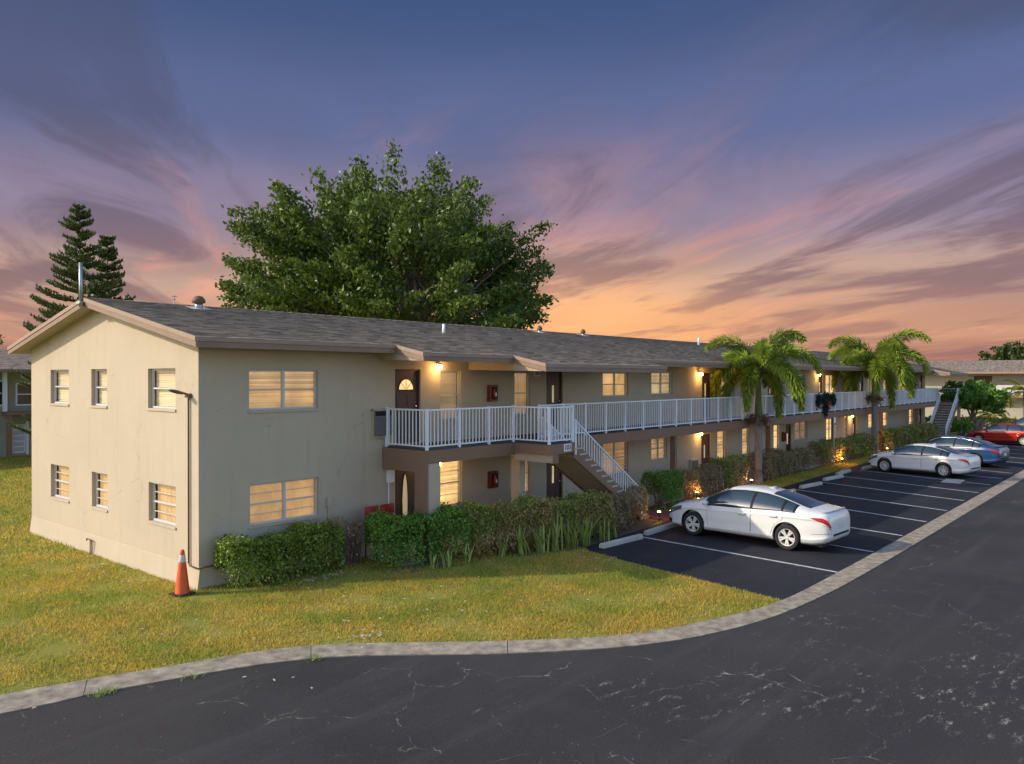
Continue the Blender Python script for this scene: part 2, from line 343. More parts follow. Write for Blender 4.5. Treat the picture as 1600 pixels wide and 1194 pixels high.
# ------------------------------------------------------------------ mesh helpers
class MB:
    def __init__(s): s.v = []; s.f = []
    def add(s, vs, fs):
        o = len(s.v); s.v += [tuple(p) for p in vs]; s.f += [tuple(i + o for i in f) for f in fs]; return s
    def box(s, x0, x1, y0, y1, z0, z1):
        return s.add([(x0, y0, z0), (x1, y0, z0), (x1, y1, z0), (x0, y1, z0), (x0, y0, z1), (x1, y0, z1), (x1, y1, z1), (x0, y1, z1)],
                     [(0, 3, 2, 1), (4, 5, 6, 7), (0, 1, 5, 4), (1, 2, 6, 5), (2, 3, 7, 6), (3, 0, 4, 7)])
    def hexa(s, p):   # 8 points, bottom ring then top ring
        return s.add(p, [(0, 3, 2, 1), (4, 5, 6, 7), (0, 1, 5, 4), (1, 2, 6, 5), (2, 3, 7, 6), (3, 0, 4, 7)])
    def prism(s, poly, d0, d1, ax):   # poly in the two other axes, extruded along axis ax (0,1,2)
        n = len(poly)
        def P(a, b, d): return (d, a, b) if ax == 0 else ((a, d, b) if ax == 1 else (a, b, d))
        vs = [P(a, b, d0) for a, b in poly] + [P(a, b, d1) for a, b in poly]
        return s.add(vs, [tuple(range(n))[::-1], tuple(range(n, 2 * n))] + [(i, (i + 1) % n, n + (i + 1) % n, n + i) for i in range(n)])
    def tube(s, pts, r, seg=8, cap=True):
        pts = [Vector(p) for p in pts]; n = len(pts)
        rr = r if isinstance(r, (list, tuple)) else [r] * n
        vs = []; fs = []
        up = Vector((0, 0, 1))
        for i, p in enumerate(pts):
            d = (pts[min(i + 1, n - 1)] - pts[max(i - 1, 0)]).normalized()
            a = d.cross(up)
            if a.length < 1e-3: a = d.cross(Vector((1, 0, 0)))
            a.normalize(); b = d.cross(a).normalized()
            for k in range(seg):
                t = 2 * math.pi * k / seg
                vs.append(p + (a * math.cos(t) + b * math.sin(t)) * rr[i])
        for i in range(n - 1):
            for k in range(seg):
                k2 = (k + 1) % seg
                fs.append((i * seg + k, i * seg + k2, (i + 1) * seg + k2, (i + 1) * seg + k))
        if cap: fs += [tuple(range(seg))[::-1], tuple(range((n - 1) * seg, n * seg))]
        return s.add(vs, fs)
    def lathe(s, prof, c=(0, 0, 0), seg=20, axis=2, cap=False):   # prof list of (r, h)
        vs = []; fs = []; n = len(prof)
        for r, h in prof:
            for k in range(seg):
                t = 2 * math.pi * k / seg; a, b = r * math.cos(t), r * math.sin(t)
                p = (a, b, h) if axis == 2 else ((a, h, b) if axis == 1 else (h, a, b))
                vs.append((p[0] + c[0], p[1] + c[1], p[2] + c[2]))
        for i in range(n - 1):
            for k in range(seg):
                k2 = (k + 1) % seg; fs.append((i * seg + k, i * seg + k2, (i + 1) * seg + k2, (i + 1) * seg + k))
        if cap: fs += [tuple(range(seg))[::-1], tuple(range((n - 1) * seg, n * seg))]
        return s.add(vs, fs)
    def build(s, name, m, parent=None, smooth=False, fix=True, bevel=0.0):
        me = bpy.data.meshes.new(name); me.from_pydata(s.v, [], s.f)
        if fix or bevel:
            bm = bmesh.new(); bm.from_mesh(me)
            if bevel: bmesh.ops.bevel(bm, geom=bm.edges[:], offset=bevel, segments=2, affect='EDGES', profile=.6)
            bmesh.ops.recalc_face_normals(bm, faces=bm.faces[:]); bm.to_mesh(me); bm.free()
        me.materials.append(MATS[m])
        if smooth: me.polygons.foreach_set('use_smooth', [True] * len(me.polygons))
        return link(name, me, parent)

def link(name, me, parent=None):
    o = bpy.data.objects.new(name, me); COL.objects.link(o)
    if parent is not None: o.parent = parent
    return o
def empty(name, loc=(0, 0, 0), rz=0.0):
    o = bpy.data.objects.new(name, None); COL.objects.link(o); o.location = loc; o.rotation_euler = (0, 0, rz)
    o.empty_display_size = .2; return o
def tag(o, label=None, cat=None, group=None, kind=None):
    if label: o['label'] = label
    if cat: o['category'] = cat
    if group: o['group'] = group
    if kind: o['kind'] = kind
    return o
def npmesh(name, V, F, m, parent=None, smooth=False):
    V = np.asarray(V, np.float32); F = np.asarray(F, np.int32); k = F.shape[1]
    me = bpy.data.meshes.new(name)
    me.vertices.add(len(V)); me.vertices.foreach_set('co', V.ravel())
    me.loops.add(F.size); me.loops.foreach_set('vertex_index', F.ravel())
    me.polygons.add(len(F)); me.polygons.foreach_set('loop_start', np.arange(0, F.size, k, dtype=np.int32))
    me.polygons.foreach_set('loop_total', np.full(len(F), k, np.int32))
    me.update(calc_edges=True); me.materials.append(MATS[m])
    if smooth: me.polygons.foreach_set('use_smooth', np.ones(len(F), bool))
    return link(name, me, parent)
def copy_tree(o, parent=None):
    c = o.copy(); COL.objects.link(c); c.parent = parent
    for ch in list(o.children): copy_tree(ch, c)
    return c
def spline(pts, n=8):
    P = [np.array(p, float) for p in pts]; P = [2 * P[0] - P[1]] + P + [2 * P[-1] - P[-2]]; out = []
    for i in range(1, len(P) - 2):
        for k in range(n):
            t = k / n; a, b, c, d = P[i - 1], P[i], P[i + 1], P[i + 2]
            out.append(.5 * ((2 * b) + (-a + c) * t + (2 * a - 5 * b + 4 * c - d) * t * t + (-a + 3 * b - 3 * c + d) * t ** 3))
    out.append(P[-2]); return np.array(out)
# ------------------------------------------------------------------ ground, road, kerb
KI = spline([(-30, 5.0), (-14, -.35), (-8.5, -2.0), (-4.68, -3.24), (-3.13, -3.76), (-.58, -4.88), (1.74, -7.26), (3.52, -8.69), (5.48, -9.45), (7.28, -9.79), (10.74, -9.88), (17, -9.92), (36.5, -10.0), (70, -10.1)], 10)
KO = spline([(-30.2, 4.3), (-14.2, -1.05), (-8.7, -2.68), (-4.88, -3.92), (-3.45, -4.27), (-.92, -5.36), (1.31, -7.63), (3.2, -9.14), (5.42, -9.98), (8.0, -10.3), (11.0, -10.4), (17, -10.45), (36.5, -10.55), (70, -10.75)], 10)
g = MB(); g.add([(-400, -400, 0), (900, -400, 0), (900, 900, 0), (-400, 900, 0)], [(0, 1, 2, 3)])
tag(g.build('lawn_ground', 'lawn', fix=False), 'wide lawn ground around the buildings', None, None, 'structure')
def flat(name, outline, z, m, **k):
    bm = bmesh.new(); bm.faces.new([bm.verts.new((x, y, z)) for x, y in outline]); bmesh.ops.triangulate(bm, faces=bm.faces[:])
    bmesh.ops.recalc_face_normals(bm, faces=bm.faces[:])
    for f in bm.faces:
        if f.normal.z < 0: f.normal_flip()
    me = bpy.data.meshes.new(name); bm.to_mesh(me); bm.free(); me.materials.append(MATS[m])
    return tag(link(name, me), k.get('label'), None, None, 'structure')
ko = [(float(x), float(y) + .05) for x, y in KO]
flat('road', [(-90, 25)] + ko + [(200, -11.5), (200, -60), (-90, -60)], .004, 'road_asphalt', label='dark worn asphalt road curving past the lawn')
LOT = [(7.19, -9.95), (7.75, -7.2), (8.2, -5.2), (8.44, -4.2), (8.8, -3.85), (13.4, -3.62), (20, -3.5), (30, -3.2), (48, -2.9), (62, -2.9), (68, -3.5), (70, -10.2), (40, -10.08), (17, -10.0), (10.7, -9.95)]
flat('parking_lot', LOT, .008, 'lot_asphalt', label='dark asphalt parking bays between kerb and building')
flat('far_driveway', [(66, 12), (80, 14), (84, -60), (70, -60), (68, -11), (66, -3.4)], .012, 'concrete_pale', label='pale driveway beyond the parking bays')

kerb = tag(empty('kerb'), 'concrete kerb and gutter band along lawn and parking', None, None, 'structure')
arc = np.concatenate([[0], np.cumsum(np.linalg.norm(np.diff(KI, axis=0), axis=1))])
def kpt(s):
    return (np.array([np.interp(s, arc, KI[:, 0]), np.interp(s, arc, KI[:, 1])]), np.array([np.interp(s, arc, KO[:, 0]), np.interp(s, arc, KO[:, 1])]))
s0 = 0.0
sj = float(np.interp(-.62, KI[:, 0], arc))       # a joint seen in the photograph
cuts = sorted({round(sj + 3.3 * k, 3) for k in range(-12, 30) if 0 < sj + 3.3 * k < arc[-1]})
cuts = [0.0] + cuts + [float(arc[-1])]
for a, b in zip(cuts[:-1], cuts[1:]):
    n = max(3, int((b - a) / .4)); mb = MB(); rows = []
    for k in range(n + 1):
        s = a + .006 + (b - a - .012) * k / n
        i, o = kpt(s)
        h = float(np.interp(i[0], [6.2, 7.4], [.04, .02]))
        m1 = i * .62 + o * .38; m2 = i * .22 + o * .78; r = 0.004 * math.sin(s * 1.7)
        rows += [(i[0], i[1], -.1), (i[0], i[1], h - .012), (i[0] * .95 + o[0] * .05, i[1] * .95 + o[1] * .05, h + r), (m1[0], m1[1], h * .92 + r), (m2[0], m2[1], .022 + r * .5), (o[0], o[1], .02), (o[0], o[1], -.1)]
    fs = []
    for k in range(n):
        for j in range(6): fs.append((k * 7 + j, k * 7 + j + 1, (k + 1) * 7 + j + 1, (k + 1) * 7 + j))
    fs += [tuple(range(7)), tuple(range(n * 7, n * 7 + 7))]
    mb.add(rows, fs); mb.build('kerb_segment', 'concrete', kerb)

def strip(name, p, q, wd, z, m, parent=None):
    p = Vector((*p, 0)); q = Vector((*q, 0)); d = (q - p).normalized(); n = Vector((-d.y, d.x, 0)) * wd / 2
    return MB().add([(*(p + n).xy, z), (*(p - n).xy, z), (*(q - n).xy, z), (*(q + n).xy, z)], [(0, 1, 2, 3)]).build(name, m, parent, fix=True)
LINES = [((10.92, -4.25), (10.3, -9.86)), ((14.0, -4.2), (13.11, -9.86)), ((17.1, -4.15), (15.87, -9.86)), ((20.4, -4.1), (18.72, -9.84)), ((23.2, -4.0), (21.47, -9.86)),
         ((26.2, -3.95), (24.32, -9.84)), ((28.95, -3.95), (26.95, -9.84)), ((31.9, -3.9), (29.87, -9.8)), ((34.7, -3.9), (32.6, -9.8)), ((37.4, -3.9), (35.25, -9.8)), ((40.2, -3.9), (38.0, -9.85)), ((43, -3.9), (40.7, -9.85)), ((45.8, -3.9), (43.4, -9.9)), ((48.6, -3.9), (46.2, -9.9)), ((51.4, -3.9), (49, -9.9)), ((54.2, -3.9), (51.8, -9.9))]
pl = tag(empty('parking_lines'), 'white painted lines dividing the parking bays', None, None, 'structure')
for a, b in LINES: strip('painted_line', a, b, .10, .0125, 'line_paint', pl)
# utility cover patch on the lot
strip('lot_patch', (29.5, -8.35), (31.0, -8.25), .75, .0125, 'concrete_pale', pl)

pave = MB(); pave.box(4.2, 62.5, -1.75, -.003, -.05, .03)
tag(pave.build('walkway_pavement', 'concrete_pale'), 'concrete walk under the balcony', None, None, 'structure')
# brick path at the foot of the stairs, every brick laid singly
bp_ = tag(empty('brick_path'), 'red brick path from parking bay to the stairs', None, None, 'structure')
strip('mortar_bed', (14.35, -3.72), (14.35, -1.78), 1.6, .012, 'soil', bp_)
me_b = None; nb = 0
for j in range(9):
    for i in range(7):
        x0 = 13.57 + i * .225 + (.11 if j % 2 else 0); y0 = -3.7 + j * .215
        if x0 + .21 > 15.15: continue
        if me_b is None:
            o = MB().box(0, .21, 0, .2, 0, .03).build('brick', 'brick_red', bp_, bevel=.006); me_b = o.data
        else: o = link('brick', me_b, bp_)
        o.location = (x0, y0, .014 + random.uniform(-.003, .003))
flat('bed_soil', [(3.5, -2.3), (6, -2.9), (8.5, -3.9), (12, -3.75), (13.4, -3.4), (13.4, -1.8), (4.4, -1.8), (3.4, -1.2)], .004, 'soil', label='bare soil bed under the hedges')
flat('planting_bed', [(15.3, -2.05), (24, -2.1), (32, -1.95), (60, -1.95), (60, -1.76), (15.3, -1.76)], .005, 'soil', label='narrow soil bed along the walk')

# ------------------------------------------------------------------ grass blades
def in_cam(P, margin=.06):
    th = R(YAW); F = np.array([math.cos(th), math.sin(th)]); Rt = np.array([math.sin(th), -math.cos(th)])
    v = P - np.array(CAM_POS[:2]); d = v @ F; l = v @ Rt
    return (d > 4) & (np.abs(l / d) < .646 + margin) & (4.5 / d < .487 + margin)
def lawn_ok(P):
    x, y = P[:, 0], P[:, 1]
    ok = y > np.interp(x, KI[:, 0], KI[:, 1]) + .03 - np.abs(.05 * np.sin(x * 9.1) + .05 * np.sin(x * 4.3 + 1) + .04 * np.sin(x * 23))
    ok &= ~((x > -.06) & (y > -.06))
    edge = np.interp(y, [-9.9, -7.2, -5.2, -4.2, -3.85], [7.19, 7.75, 8.2, 8.44, 8.8])
    ok &= (x < edge - .03) & (x < 8.6)
    ok &= ~((x > 4.1) & (y > -1.8))
    return ok
def blades(name, P, h, wd, label, cat='grass'):
    n = len(P); a = RNG.uniform(0, 2 * np.pi, n); hh = h * RNG.uniform(.45, 1.25, n); ww = wd * RNG.uniform(.7, 1.3, n)
    lean = hh * RNG.uniform(.1, 1.1, n); la = RNG.uniform(0, 2 * np.pi, n)
    sx, sy = np.cos(a) * ww / 2, np.sin(a) * ww / 2
    V = np.zeros((n, 3, 3)); V[:, 0, 0] = P[:, 0] - sx; V[:, 0, 1] = P[:, 1] - sy; V[:, 1, 0] = P[:, 0] + sx; V[:, 1, 1] = P[:, 1] + sy
    V[:, 2, 0] = P[:, 0] + np.cos(la) * lean; V[:, 2, 1] = P[:, 1] + np.sin(la) * lean; V[:, 2, 2] = hh
    V[:, :2, 2] = -.003
    o = npmesh(name, V.reshape(-1, 3), np.arange(n * 3).reshape(-1, 3), 'grass_blade')
    return tag(o, label, cat, None, 'stuff')
P = RNG.uniform([-9, -10], [8.7, 6], (640000, 2)); P = P[in_cam(P) & lawn_ok(P)]
cl = np.sin(P[:, 0] * 2.1 + 1.3 * np.sin(P[:, 1] * 1.7)) + np.sin(P[:, 1] * 2.7 + P[:, 0]) + np.sin(P[:, 0] * 6.1) * .6 + np.sin(P[:, 1] * 5.3 + 2) * .6
P = P[RNG.uniform(0, 1, len(P)) < .60 + .24 * cl]
blades('grass', P, .060, .016, 'yellow green mown grass of the front lawn')
P = RNG.uniform([-12, 6], [10, 36], (170000, 2)); P = P[in_cam(P) & ~((P[:, 0] > -.06) & (P[:, 1] < 9.7))]
blades('grass', P, .09, .03, 'grass of the side yard left of the gable')
P = RNG.uniform([15.3, -3.6], [58, -1.9], (60000, 2)); P = P[(P[:, 1] > np.interp(P[:, 0], [13, 20, 30, 48, 62], [-3.55, -3.42, -3.12, -2.82, -2.82])) & (P[:, 1] < -2.05)]
blades('grass', P, .08, .022, 'grass strip between parking bays and far hedges')
# pale dry leaf litter lying in the grass
def litter(name, label, spots):
    V = []; F = []
    for cx_, cy_, sx_, sy_, n in spots:
        for k in range(n):
            x, y = random.gauss(cx_, sx_), random.gauss(cy_, sy_); a = random.uniform(0, 6.28); s = random.uniform(.02, .05); z = random.uniform(.05, .075); o = len(V)
            c, d = math.cos(a) * s, math.sin(a) * s
            V += [(x - c, y - d, z), (x + d * .5, y - c * .5, z + .01), (x + c, y + d, z + random.uniform(-.01, .02)), (x - d * .5, y + c * .5, z + .012)]; F.append((o, o + 1, o + 2, o + 3))
    tag(npmesh(name, V, F, 'litter'), label, 'litter', None, 'stuff')
mat('litter', (.55, .52, .44), .9, .1, noise=.6, nscale=9, col2=(.38, .31, .2))
litter('leaf_litter', 'scattered pale dry leaves on the lawn', [(2.4, -1.35, .5, .12, 70), (7.5, -5.0, .35, .25, 45), (.2, -5.3, .25, .2, 30), (-.8, 4.0, .3, 2.0, 90), (1.8, -4.5, 3, 1.5, 60)])
# ------------------------------------------------------------------ the apartment building
BX1 = 62.0; BD = 9.58; RIDGE_Y = 4.8; RIDGE_Z = 6.48; SL = .208; FLOOR2 = 2.72
bld = tag(empty('apartment_building'), 'long two storey beige stucco apartment building with grey shingle roof and white balcony railing', 'building')
front = lambda u, z, d: (u, d, z)
gable = lambda u, z, d: (d, u, z)

def wall(name, P, u0, u1, z0, z1, ops, m, parent, depth=.13, extra=None):
    us = sorted({u0, u1} | {v for o in ops for v in o[:2]}); zs = sorted({z0, z1} | {v for o in ops for v in o[2:4]})
    mb = MB()
    for a, b in zip(us[:-1], us[1:]):
        for c, d in zip(zs[:-1], zs[1:]):
            um, zm = (a + b) / 2, (c + d) / 2
            if any(o[0] < um < o[1] and o[2] < zm < o[3] for o in ops): continue
            mb.add([P(a, c, 0), P(b, c, 0), P(b, d, 0), P(a, d, 0)], [(0, 1, 2, 3)])
    for o in ops:
        a, b, c, d = o[:4]
        q = [P(a, c, 0), P(b, c, 0), P(b, d, 0), P(a, d, 0), P(a, c, depth), P(b, c, depth), P(b, d, depth), P(a, d, depth)]
        mb.add(q, [(0, 4, 5, 1), (1, 5, 6, 2), (2, 6, 7, 3), (3, 7, 4, 0)])
    if extra: mb.add(*extra)
    return mb.build(name, m, parent, fix=False)

def bar(mb, P, u0, u1, z0, z1, d0, d1):
    mb.hexa([P(u0, z0, d0), P(u1, z0, d0), P(u1, z0, d1), P(u0, z0, d1), P(u0, z1, d0), P(u1, z1, d0), P(u1, z1, d1), P(u0, z1, d1)]); return mb

def window(P, u0, u1, z0, z1, mull=0, rails=(.5,), blind='blind_warm', sill=True, style='blind', parent=bld, muntins=0, off=.07):
    f = MB(); t = .045
    d0, d1 = off, off + .055
    bar(f, P, u0 + .002, u0 + t, z0 + .002, z1 - .002, d0, d1); bar(f, P, u1 - t, u1 - .002, z0 + .002, z1 - .002, d0, d1)
    bar(f, P, u0 + t, u1 - t, z0 + .002, z0 + t, d0, d1); bar(f, P, u0 + t, u1 - t, z1 - t, z1 - .002, d0, d1)
    cols = mull + 1; cw = (u1 - u0 - 2 * t) / cols
    for k in range(1, cols):
        u = u0 + t + cw * k; bar(f, P, u - .035, u + .035, z0 + t, z1 - t, d0 - .004, d1)
    for k in range(cols):
        a = u0 + t + cw * k + (.035 if k else 0); b = u0 + t + cw * (k + 1) - (.035 if k < cols - 1 else 0)
        for r in rails:
            zz = z0 + (z1 - z0) * r; bar(f, P, a, b, zz - .018, zz + .018, d0 + .004, d1 - .004)
        for q in range(muntins):
            zz = z0 + (z1 - z0) * (q + 1) / (muntins + 1); bar(f, P, a, b, zz - .007, zz + .007, d0 + .012, d1 - .012)
    fr = f.build('window', 'alu', parent)
    if style == 'blind':
        s = MB(); n = int((z1 - z0) / .052)
        for k in range(n):
            zz = z0 + (k + .5) * (z1 - z0) / n; sag = .004 * math.sin(k * 1.9 + u0)
            s.add([P(u0 + .01, zz - .026 + sag, d1 + .040), P(u1 - .01, zz - .026 - sag, d1 + .040), P(u1 - .01, zz + .027 - sag, d1 + .062), P(u0 + .01, zz + .027 + sag, d1 + .062)], [(0, 1, 2, 3)])
        s.build('blind', blind, fr, fix=False)
    else:
        s = MB(); n = int((u1 - u0) / .03); vs = []
        for k in range(n + 1):
            u = u0 + .005 + (u1 - u0 - .01) * k / n; dd = d1 + .06 + .022 * math.sin(k * 1.35 + math.sin(k * .37) * 2)
            vs += [P(u, z0, dd), P(u, z1, dd)]
        s.add(vs, [(2 * k, 2 * k + 2, 2 * k + 3, 2 * k + 1) for k in range(n)]); s.build('curtain', blind, fr, True, fix=False)
    # thin glass panes, one for each light
    zr = [z0 + t] + sorted(z0 + (z1 - z0) * r for r in rails) + [z1 - t]
    for k in range(cols):
        a = u0 + t + cw * k; b = a + cw
        for c, d in zip(zr[:-1], zr[1:]):
            MB().add([P(a, c, d1 - .02), P(b, c, d1 - .02), P(b, d, d1 - .02), P(a, d, d1 - .02)], [(0, 1, 2, 3)]).build('pane', 'pane_glass', fr, fix=False)
    if sill: bar(MB(), P, u0 - .03, u1 + .03, z0 - .055, z0 - .003, -.03, .06).build('sill', 'stucco_front' if P is front else 'stucco', fr)
    return fr
def paneglass():
    m = bpy.data.materials.new('pane_glass'); m.use_nodes = True; MATS['pane_glass'] = m
    N, L = m.node_tree.nodes, m.node_tree.links; N.remove(N['Principled BSDF'])
    tr = N.new('ShaderNodeBsdfTransparent'); gl = N.new('ShaderNodeBsdfGlossy'); gl.inputs['Roughness'].default_value = .03
    gl.inputs['Color'].default_value = (.85, .88, .9, 1); tr.inputs[0].default_value = (.93, .94, .93, 1)
    lw = N.new('ShaderNodeLayerWeight'); lw.inputs[0].default_value = .5
    pw = N.new('ShaderNodeMath'); pw.operation = 'POWER'; pw.inputs[1].default_value = 4.0; L.new(lw.outputs['Facing'], pw.inputs[0])
    mr = N.new('ShaderNodeMapRange'); mr.inputs[1].default_value = 0; mr.inputs[2].default_value = 1; mr.inputs[3].default_value = .05; mr.inputs[4].default_value = .9
    L.new(pw.outputs[0], mr.inputs[0])
    ms = N.new('ShaderNodeMixShader'); L.new(mr.outputs[0], ms.inputs[0]); L.new(tr.outputs[0], ms.inputs[1]); L.new(gl.outputs[0], ms.inputs[2])
    L.new(ms.outputs[0], N['Material Output'].inputs[0])
paneglass()

def door(P, u0, u1, z0, z1, kind, m='dark_door', parent=bld):
    d = MB(); bar(d, P, u0 + .05, u1 - .05, z0 + .01, z1 - .05, .085, .125)
    uc = (u0 + u1) / 2; wd = u1 - u0
    def panel(a, b, c, e): bar(d, P, a, b, c, e, .075, .086)
    if kind == 'fan':
        for s in (-1, 1): panel(uc + s * wd * .2 - wd * .15, uc + s * wd * .2 + wd * .15, z0 + 1.0, z0 + 1.33); panel(uc + s * wd * .2 - wd * .15, uc + s * wd * .2 + wd * .15, z0 + .15, z0 + .85)
    elif kind == 'panel':
        for s in (-1, 1):
            panel(uc + s * wd * .24 - wd * .1, uc + s * wd * .24 + wd * .1, z0 + 1.5, z0 + 1.8); panel(uc + s * wd * .24 - wd * .1, uc + s * wd * .24 + wd * .1, z0 + .2, z0 + .7)
        panel(uc - wd * .09, uc + wd * .09, z0 + 1.72, z0 + 1.86)
    o = d.build('door', m, parent)
    fr = MB(); bar(fr, P, u0 + .002, u0 + .05, z0, z1 - .002, .05, .13); bar(fr, P, u1 - .05, u1 - .002, z0, z1 - .002, .05, .13); bar(fr, P, u0 + .05, u1 - .05, z1 - .05, z1 - .002, .05, .13)
    fr.build('door_frame', m, o)
    if kind == 'fan':
        r = wd * .29; zc = z0 + 1.44
        pts = [P(uc + r * math.cos(t), zc + r * 1.1 * math.sin(t), .078) for t in np.linspace(0, math.pi, 17)]
        MB().add(pts, [tuple(range(17))]).build('fanlight', 'blind_bright', o, fix=False)
        mu = MB()
        for t in (.25, .5, .75):
            a = math.pi * t; c, s = math.cos(a), math.sin(a)
            mu.tube([P(uc + c * r * .15, zc + s * r * .15, .072), P(uc + c * r * .98, zc + s * r * 1.07, .072)], .007, 5)
        mu.tube([P(uc + r * 1.02 * math.cos(t), zc + r * 1.13 * math.sin(t), .076) for t in np.linspace(0, math.pi, 13)], .016, 6)
        mu.tube([P(uc - r, zc, .076), P(uc + r, zc, .076)], .016, 6); mu.build('muntin', m, o)
    elif kind == 'oval':
        h = .78; zc = z0 + 1.08; r = wd * .105
        pts = [P(uc - .04 + r * math.cos(t), zc + h * (abs(math.sin(t)) ** 1.0) * (1 if math.sin(t) > 0 else -1), .078) for t in np.linspace(0, 2 * math.pi, 28, endpoint=False)]
        MB().add(pts, [tuple(range(28))]).build('oval_glass', 'blind_cream', o, fix=False)
        MB().tube([P(uc - .04 + r * 1.08 * math.cos(t), zc + h * 1.02 * math.sin(t), .076) for t in np.linspace(0, 2 * math.pi, 29)], .014, 6).build('oval_rim', m, o)
    elif kind == 'panel':
        bar(MB(), P, uc - .045, uc + .045, z0 + .95, z0 + 1.52, .07, .082).build('slit_glass', 'blind_cream', o)
    hd = MB(); q = P(u1 - .13, z0 + 1.0, .05); hd.lathe([(0.001, -.03), (.028, -.02), (.032, 0), (.02, .02), (.001, .03)], q, 10); hd.build('handle', 'chrome', o, True)
    return o

# openings of the gable wall (u = Y) and of the long front wall (u = X)
GW = [(6.87, 8.14, 3.80, 4.73, 'blind_cream', 'u'), (4.5, 5.43, 3.80, 4.73, 'blind_cream', 'u'), (1.0, 2.30, 3.81, 4.72, 'blind_cream', 'u'),
      (6.87, 8.14, 1.20, 2.11, 'curtain_warm', 'l'), (4.48, 5.41, 1.21, 2.10, 'curtain_warm', 'l'), (1.0, 2.28, 1.21, 2.10, 'curtain_warm', 'l')]
gy = lambda Y: RIDGE_Z - .14 - SL * abs(Y - RIDGE_Y)
tri = ([(0, 0, gy(0)), (0, 0, 5.2), (0, BD, 5.2), (0, BD, gy(BD)), (0, RIDGE_Y, gy(RIDGE_Y))], [(0, 1, 2, 3, 4)])
wall('gable_wall', gable, 0, BD, -.05, 5.2, GW, 'stucco', bld, extra=tri)
UPW = [(1.19, 3.05, 3.77, 4.70, 1, 'blind_warm'), (7.18, 8.01, 3.35, 4.72, 0, 'blind_dim'), (10.42, 11.22, 3.35, 4.70, 0, 'blind_warm'), (15.36, 17.09, 3.83, 4.71, 1, 'curtain_warm'), (18.78, 20.47, 3.85, 4.74, 1, 'blind_cream'),
       (24.94, 25.65, 3.35, 4.7, 0, 'blind_bright'), (28.0, 28.85, 3.35, 4.7, 0, 'blind_warm'), (33.6, 35.3, 3.83, 4.7, 1, 'blind_dim'), (38.63, 40.41, 3.5, 4.7, 1, 'blind_bright'), (43.2, 44.0, 3.35, 4.7, 0, 'blind_warm'), (46.7, 48.2, 3.6, 4.7, 1, 'blind_warm'), (50.3, 51.5, 3.6, 4.7, 0, 'blind_bright'), (54.2, 55.3, 3.6, 4.7, 0, 'blind_warm')]
UPD = [(5.5, 6.42, 'fan'), (12.05, 12.95, 'panel'), (23.07, 23.97, 'panel'), (30.2, 31.1, 'panel'), (37.5, 38.2, 'panel'), (45.0, 45.8, 'panel'), (58.4, 59.2, 'panel'), (60.3, 61.1, 'panel')]
LOW = [(1.21, 3.07, 1.17, 2.11, 1, 'curtain_warm'), (7.18, 8.06, .84, 2.17, 0, 'blind_bright'), (10.42, 11.2, .84, 2.1, 0, 'blind_bright'), (15.36, 17.09, .95, 2.15, 1, 'curtain_warm'), (18.78, 20.05, 1.25, 2.12, 1, 'blind_warm'),
       (24.55, 25.47, .84, 2.12, 0, 'blind_bright'), (27.19, 28.06, .84, 2.12, 0, 'blind_bright'), (30.96, 31.8, .84, 2.12, 0, 'blind_bright'), (33.85, 35.74, 1.15, 2.12, 1, 'blind_dim'), (38.74, 40.18, .84, 2.12, 1, 'blind_bright'), (42.0, 42.6, .84, 2.12, 0, 'blind_bright'), (46.88, 48.3, 1.15, 2.12, 0, 'blind_bright'), (50.1, 51.5, 1.15, 2.12, 0, 'blind_bright'), (57.1, 58.4, .95, 2.12, 0, 'blind_bright')]
LOD = [(5.5, 6.42, 'oval'), (12.05, 12.95, 'panel'), (23.0, 23.9, 'panel'), (32.6, 33.35, 'panel'), (43.6, 44.4, 'panel'), (60.0, 60.8, 'panel')]
ops = [(a, b, c, d) for a, b, c, d, *_ in UPW + LOW] + [(a, b, FLOOR2 + .02, 4.74) for a, b, _ in UPD] + [(a, b, .05, 2.05) for a, b, _ in LOD]
wall('front_wall', front, 0, BX1, -.05, 5.36, ops, 'stucco_front', bld)
bw = MB(); bw.add([(0, BD, -.05), (BX1, BD, -.05), (BX1, BD, 5.3), (0, BD, 5.3)], [(0, 1, 2, 3)])
bw.add([(BX1, 0, -.05), (BX1, BD, -.05), (BX1, BD, gy(BD)), (BX1, RIDGE_Y, gy(RIDGE_Y)), (BX1, 0, gy(0))], [(0, 1, 2, 3, 4)]); bw.build('rear_wall', 'stucco_front', bld, fix=False)
# dark core so that no daylight leaks through the rooms
cr = MB(); cr.box(.32, BX1 - .1, .32, BD - .1, 0, 5.2); cr.build('inner_core', 'black', bld)
for i, (a, b, c, d, bl, k) in enumerate(GW):
    if k == 'u': window(gable, a, b, c, d, 0, (.5,), bl, off=.085)
    else: window(gable, a, b, c, d, 0, (.5,), bl, style='curtain', muntins=3, off=.085)
for i, (a, b, c, d, mu, bl) in enumerate(UPW): window(front, a, b, c, d, mu, (.5,), bl, off=.06, style='curtain' if i in (2, 3, 6, 9, 10) else 'blind')
for a, b, c, d, mu, bl in LOW: window(front, a, b, c, d, mu, (.5,), bl, style='curtain' if a < 2 else 'blind', muntins=3 if d - c < 1.2 else 3, off=.06)
for a, b, k in UPD: door(front, a, b, FLOOR2 + .02, 4.74, k)
for a, b, k in LOD: door(front, a, b, .05, 2.05, k)

# plinth that flares at the base
pl_ = MB(); pl_.prism([(-.055, -.05), (-.055, .05), (-.006, .47), (.0, .48), (.0, -.05)], -.055, BD, 1)
pl_.v = [(x, y, z) for x, y, z in pl_.v]
pl_.build('plinth', 'stucco', bld)
p2 = MB(); p2.prism([(-.055, -.05), (-.055, .05), (-.006, .47), (.0, .48), (.0, -.05)], .0, 5.4, 0); p2.build('plinth', 'stucco_front', bld)

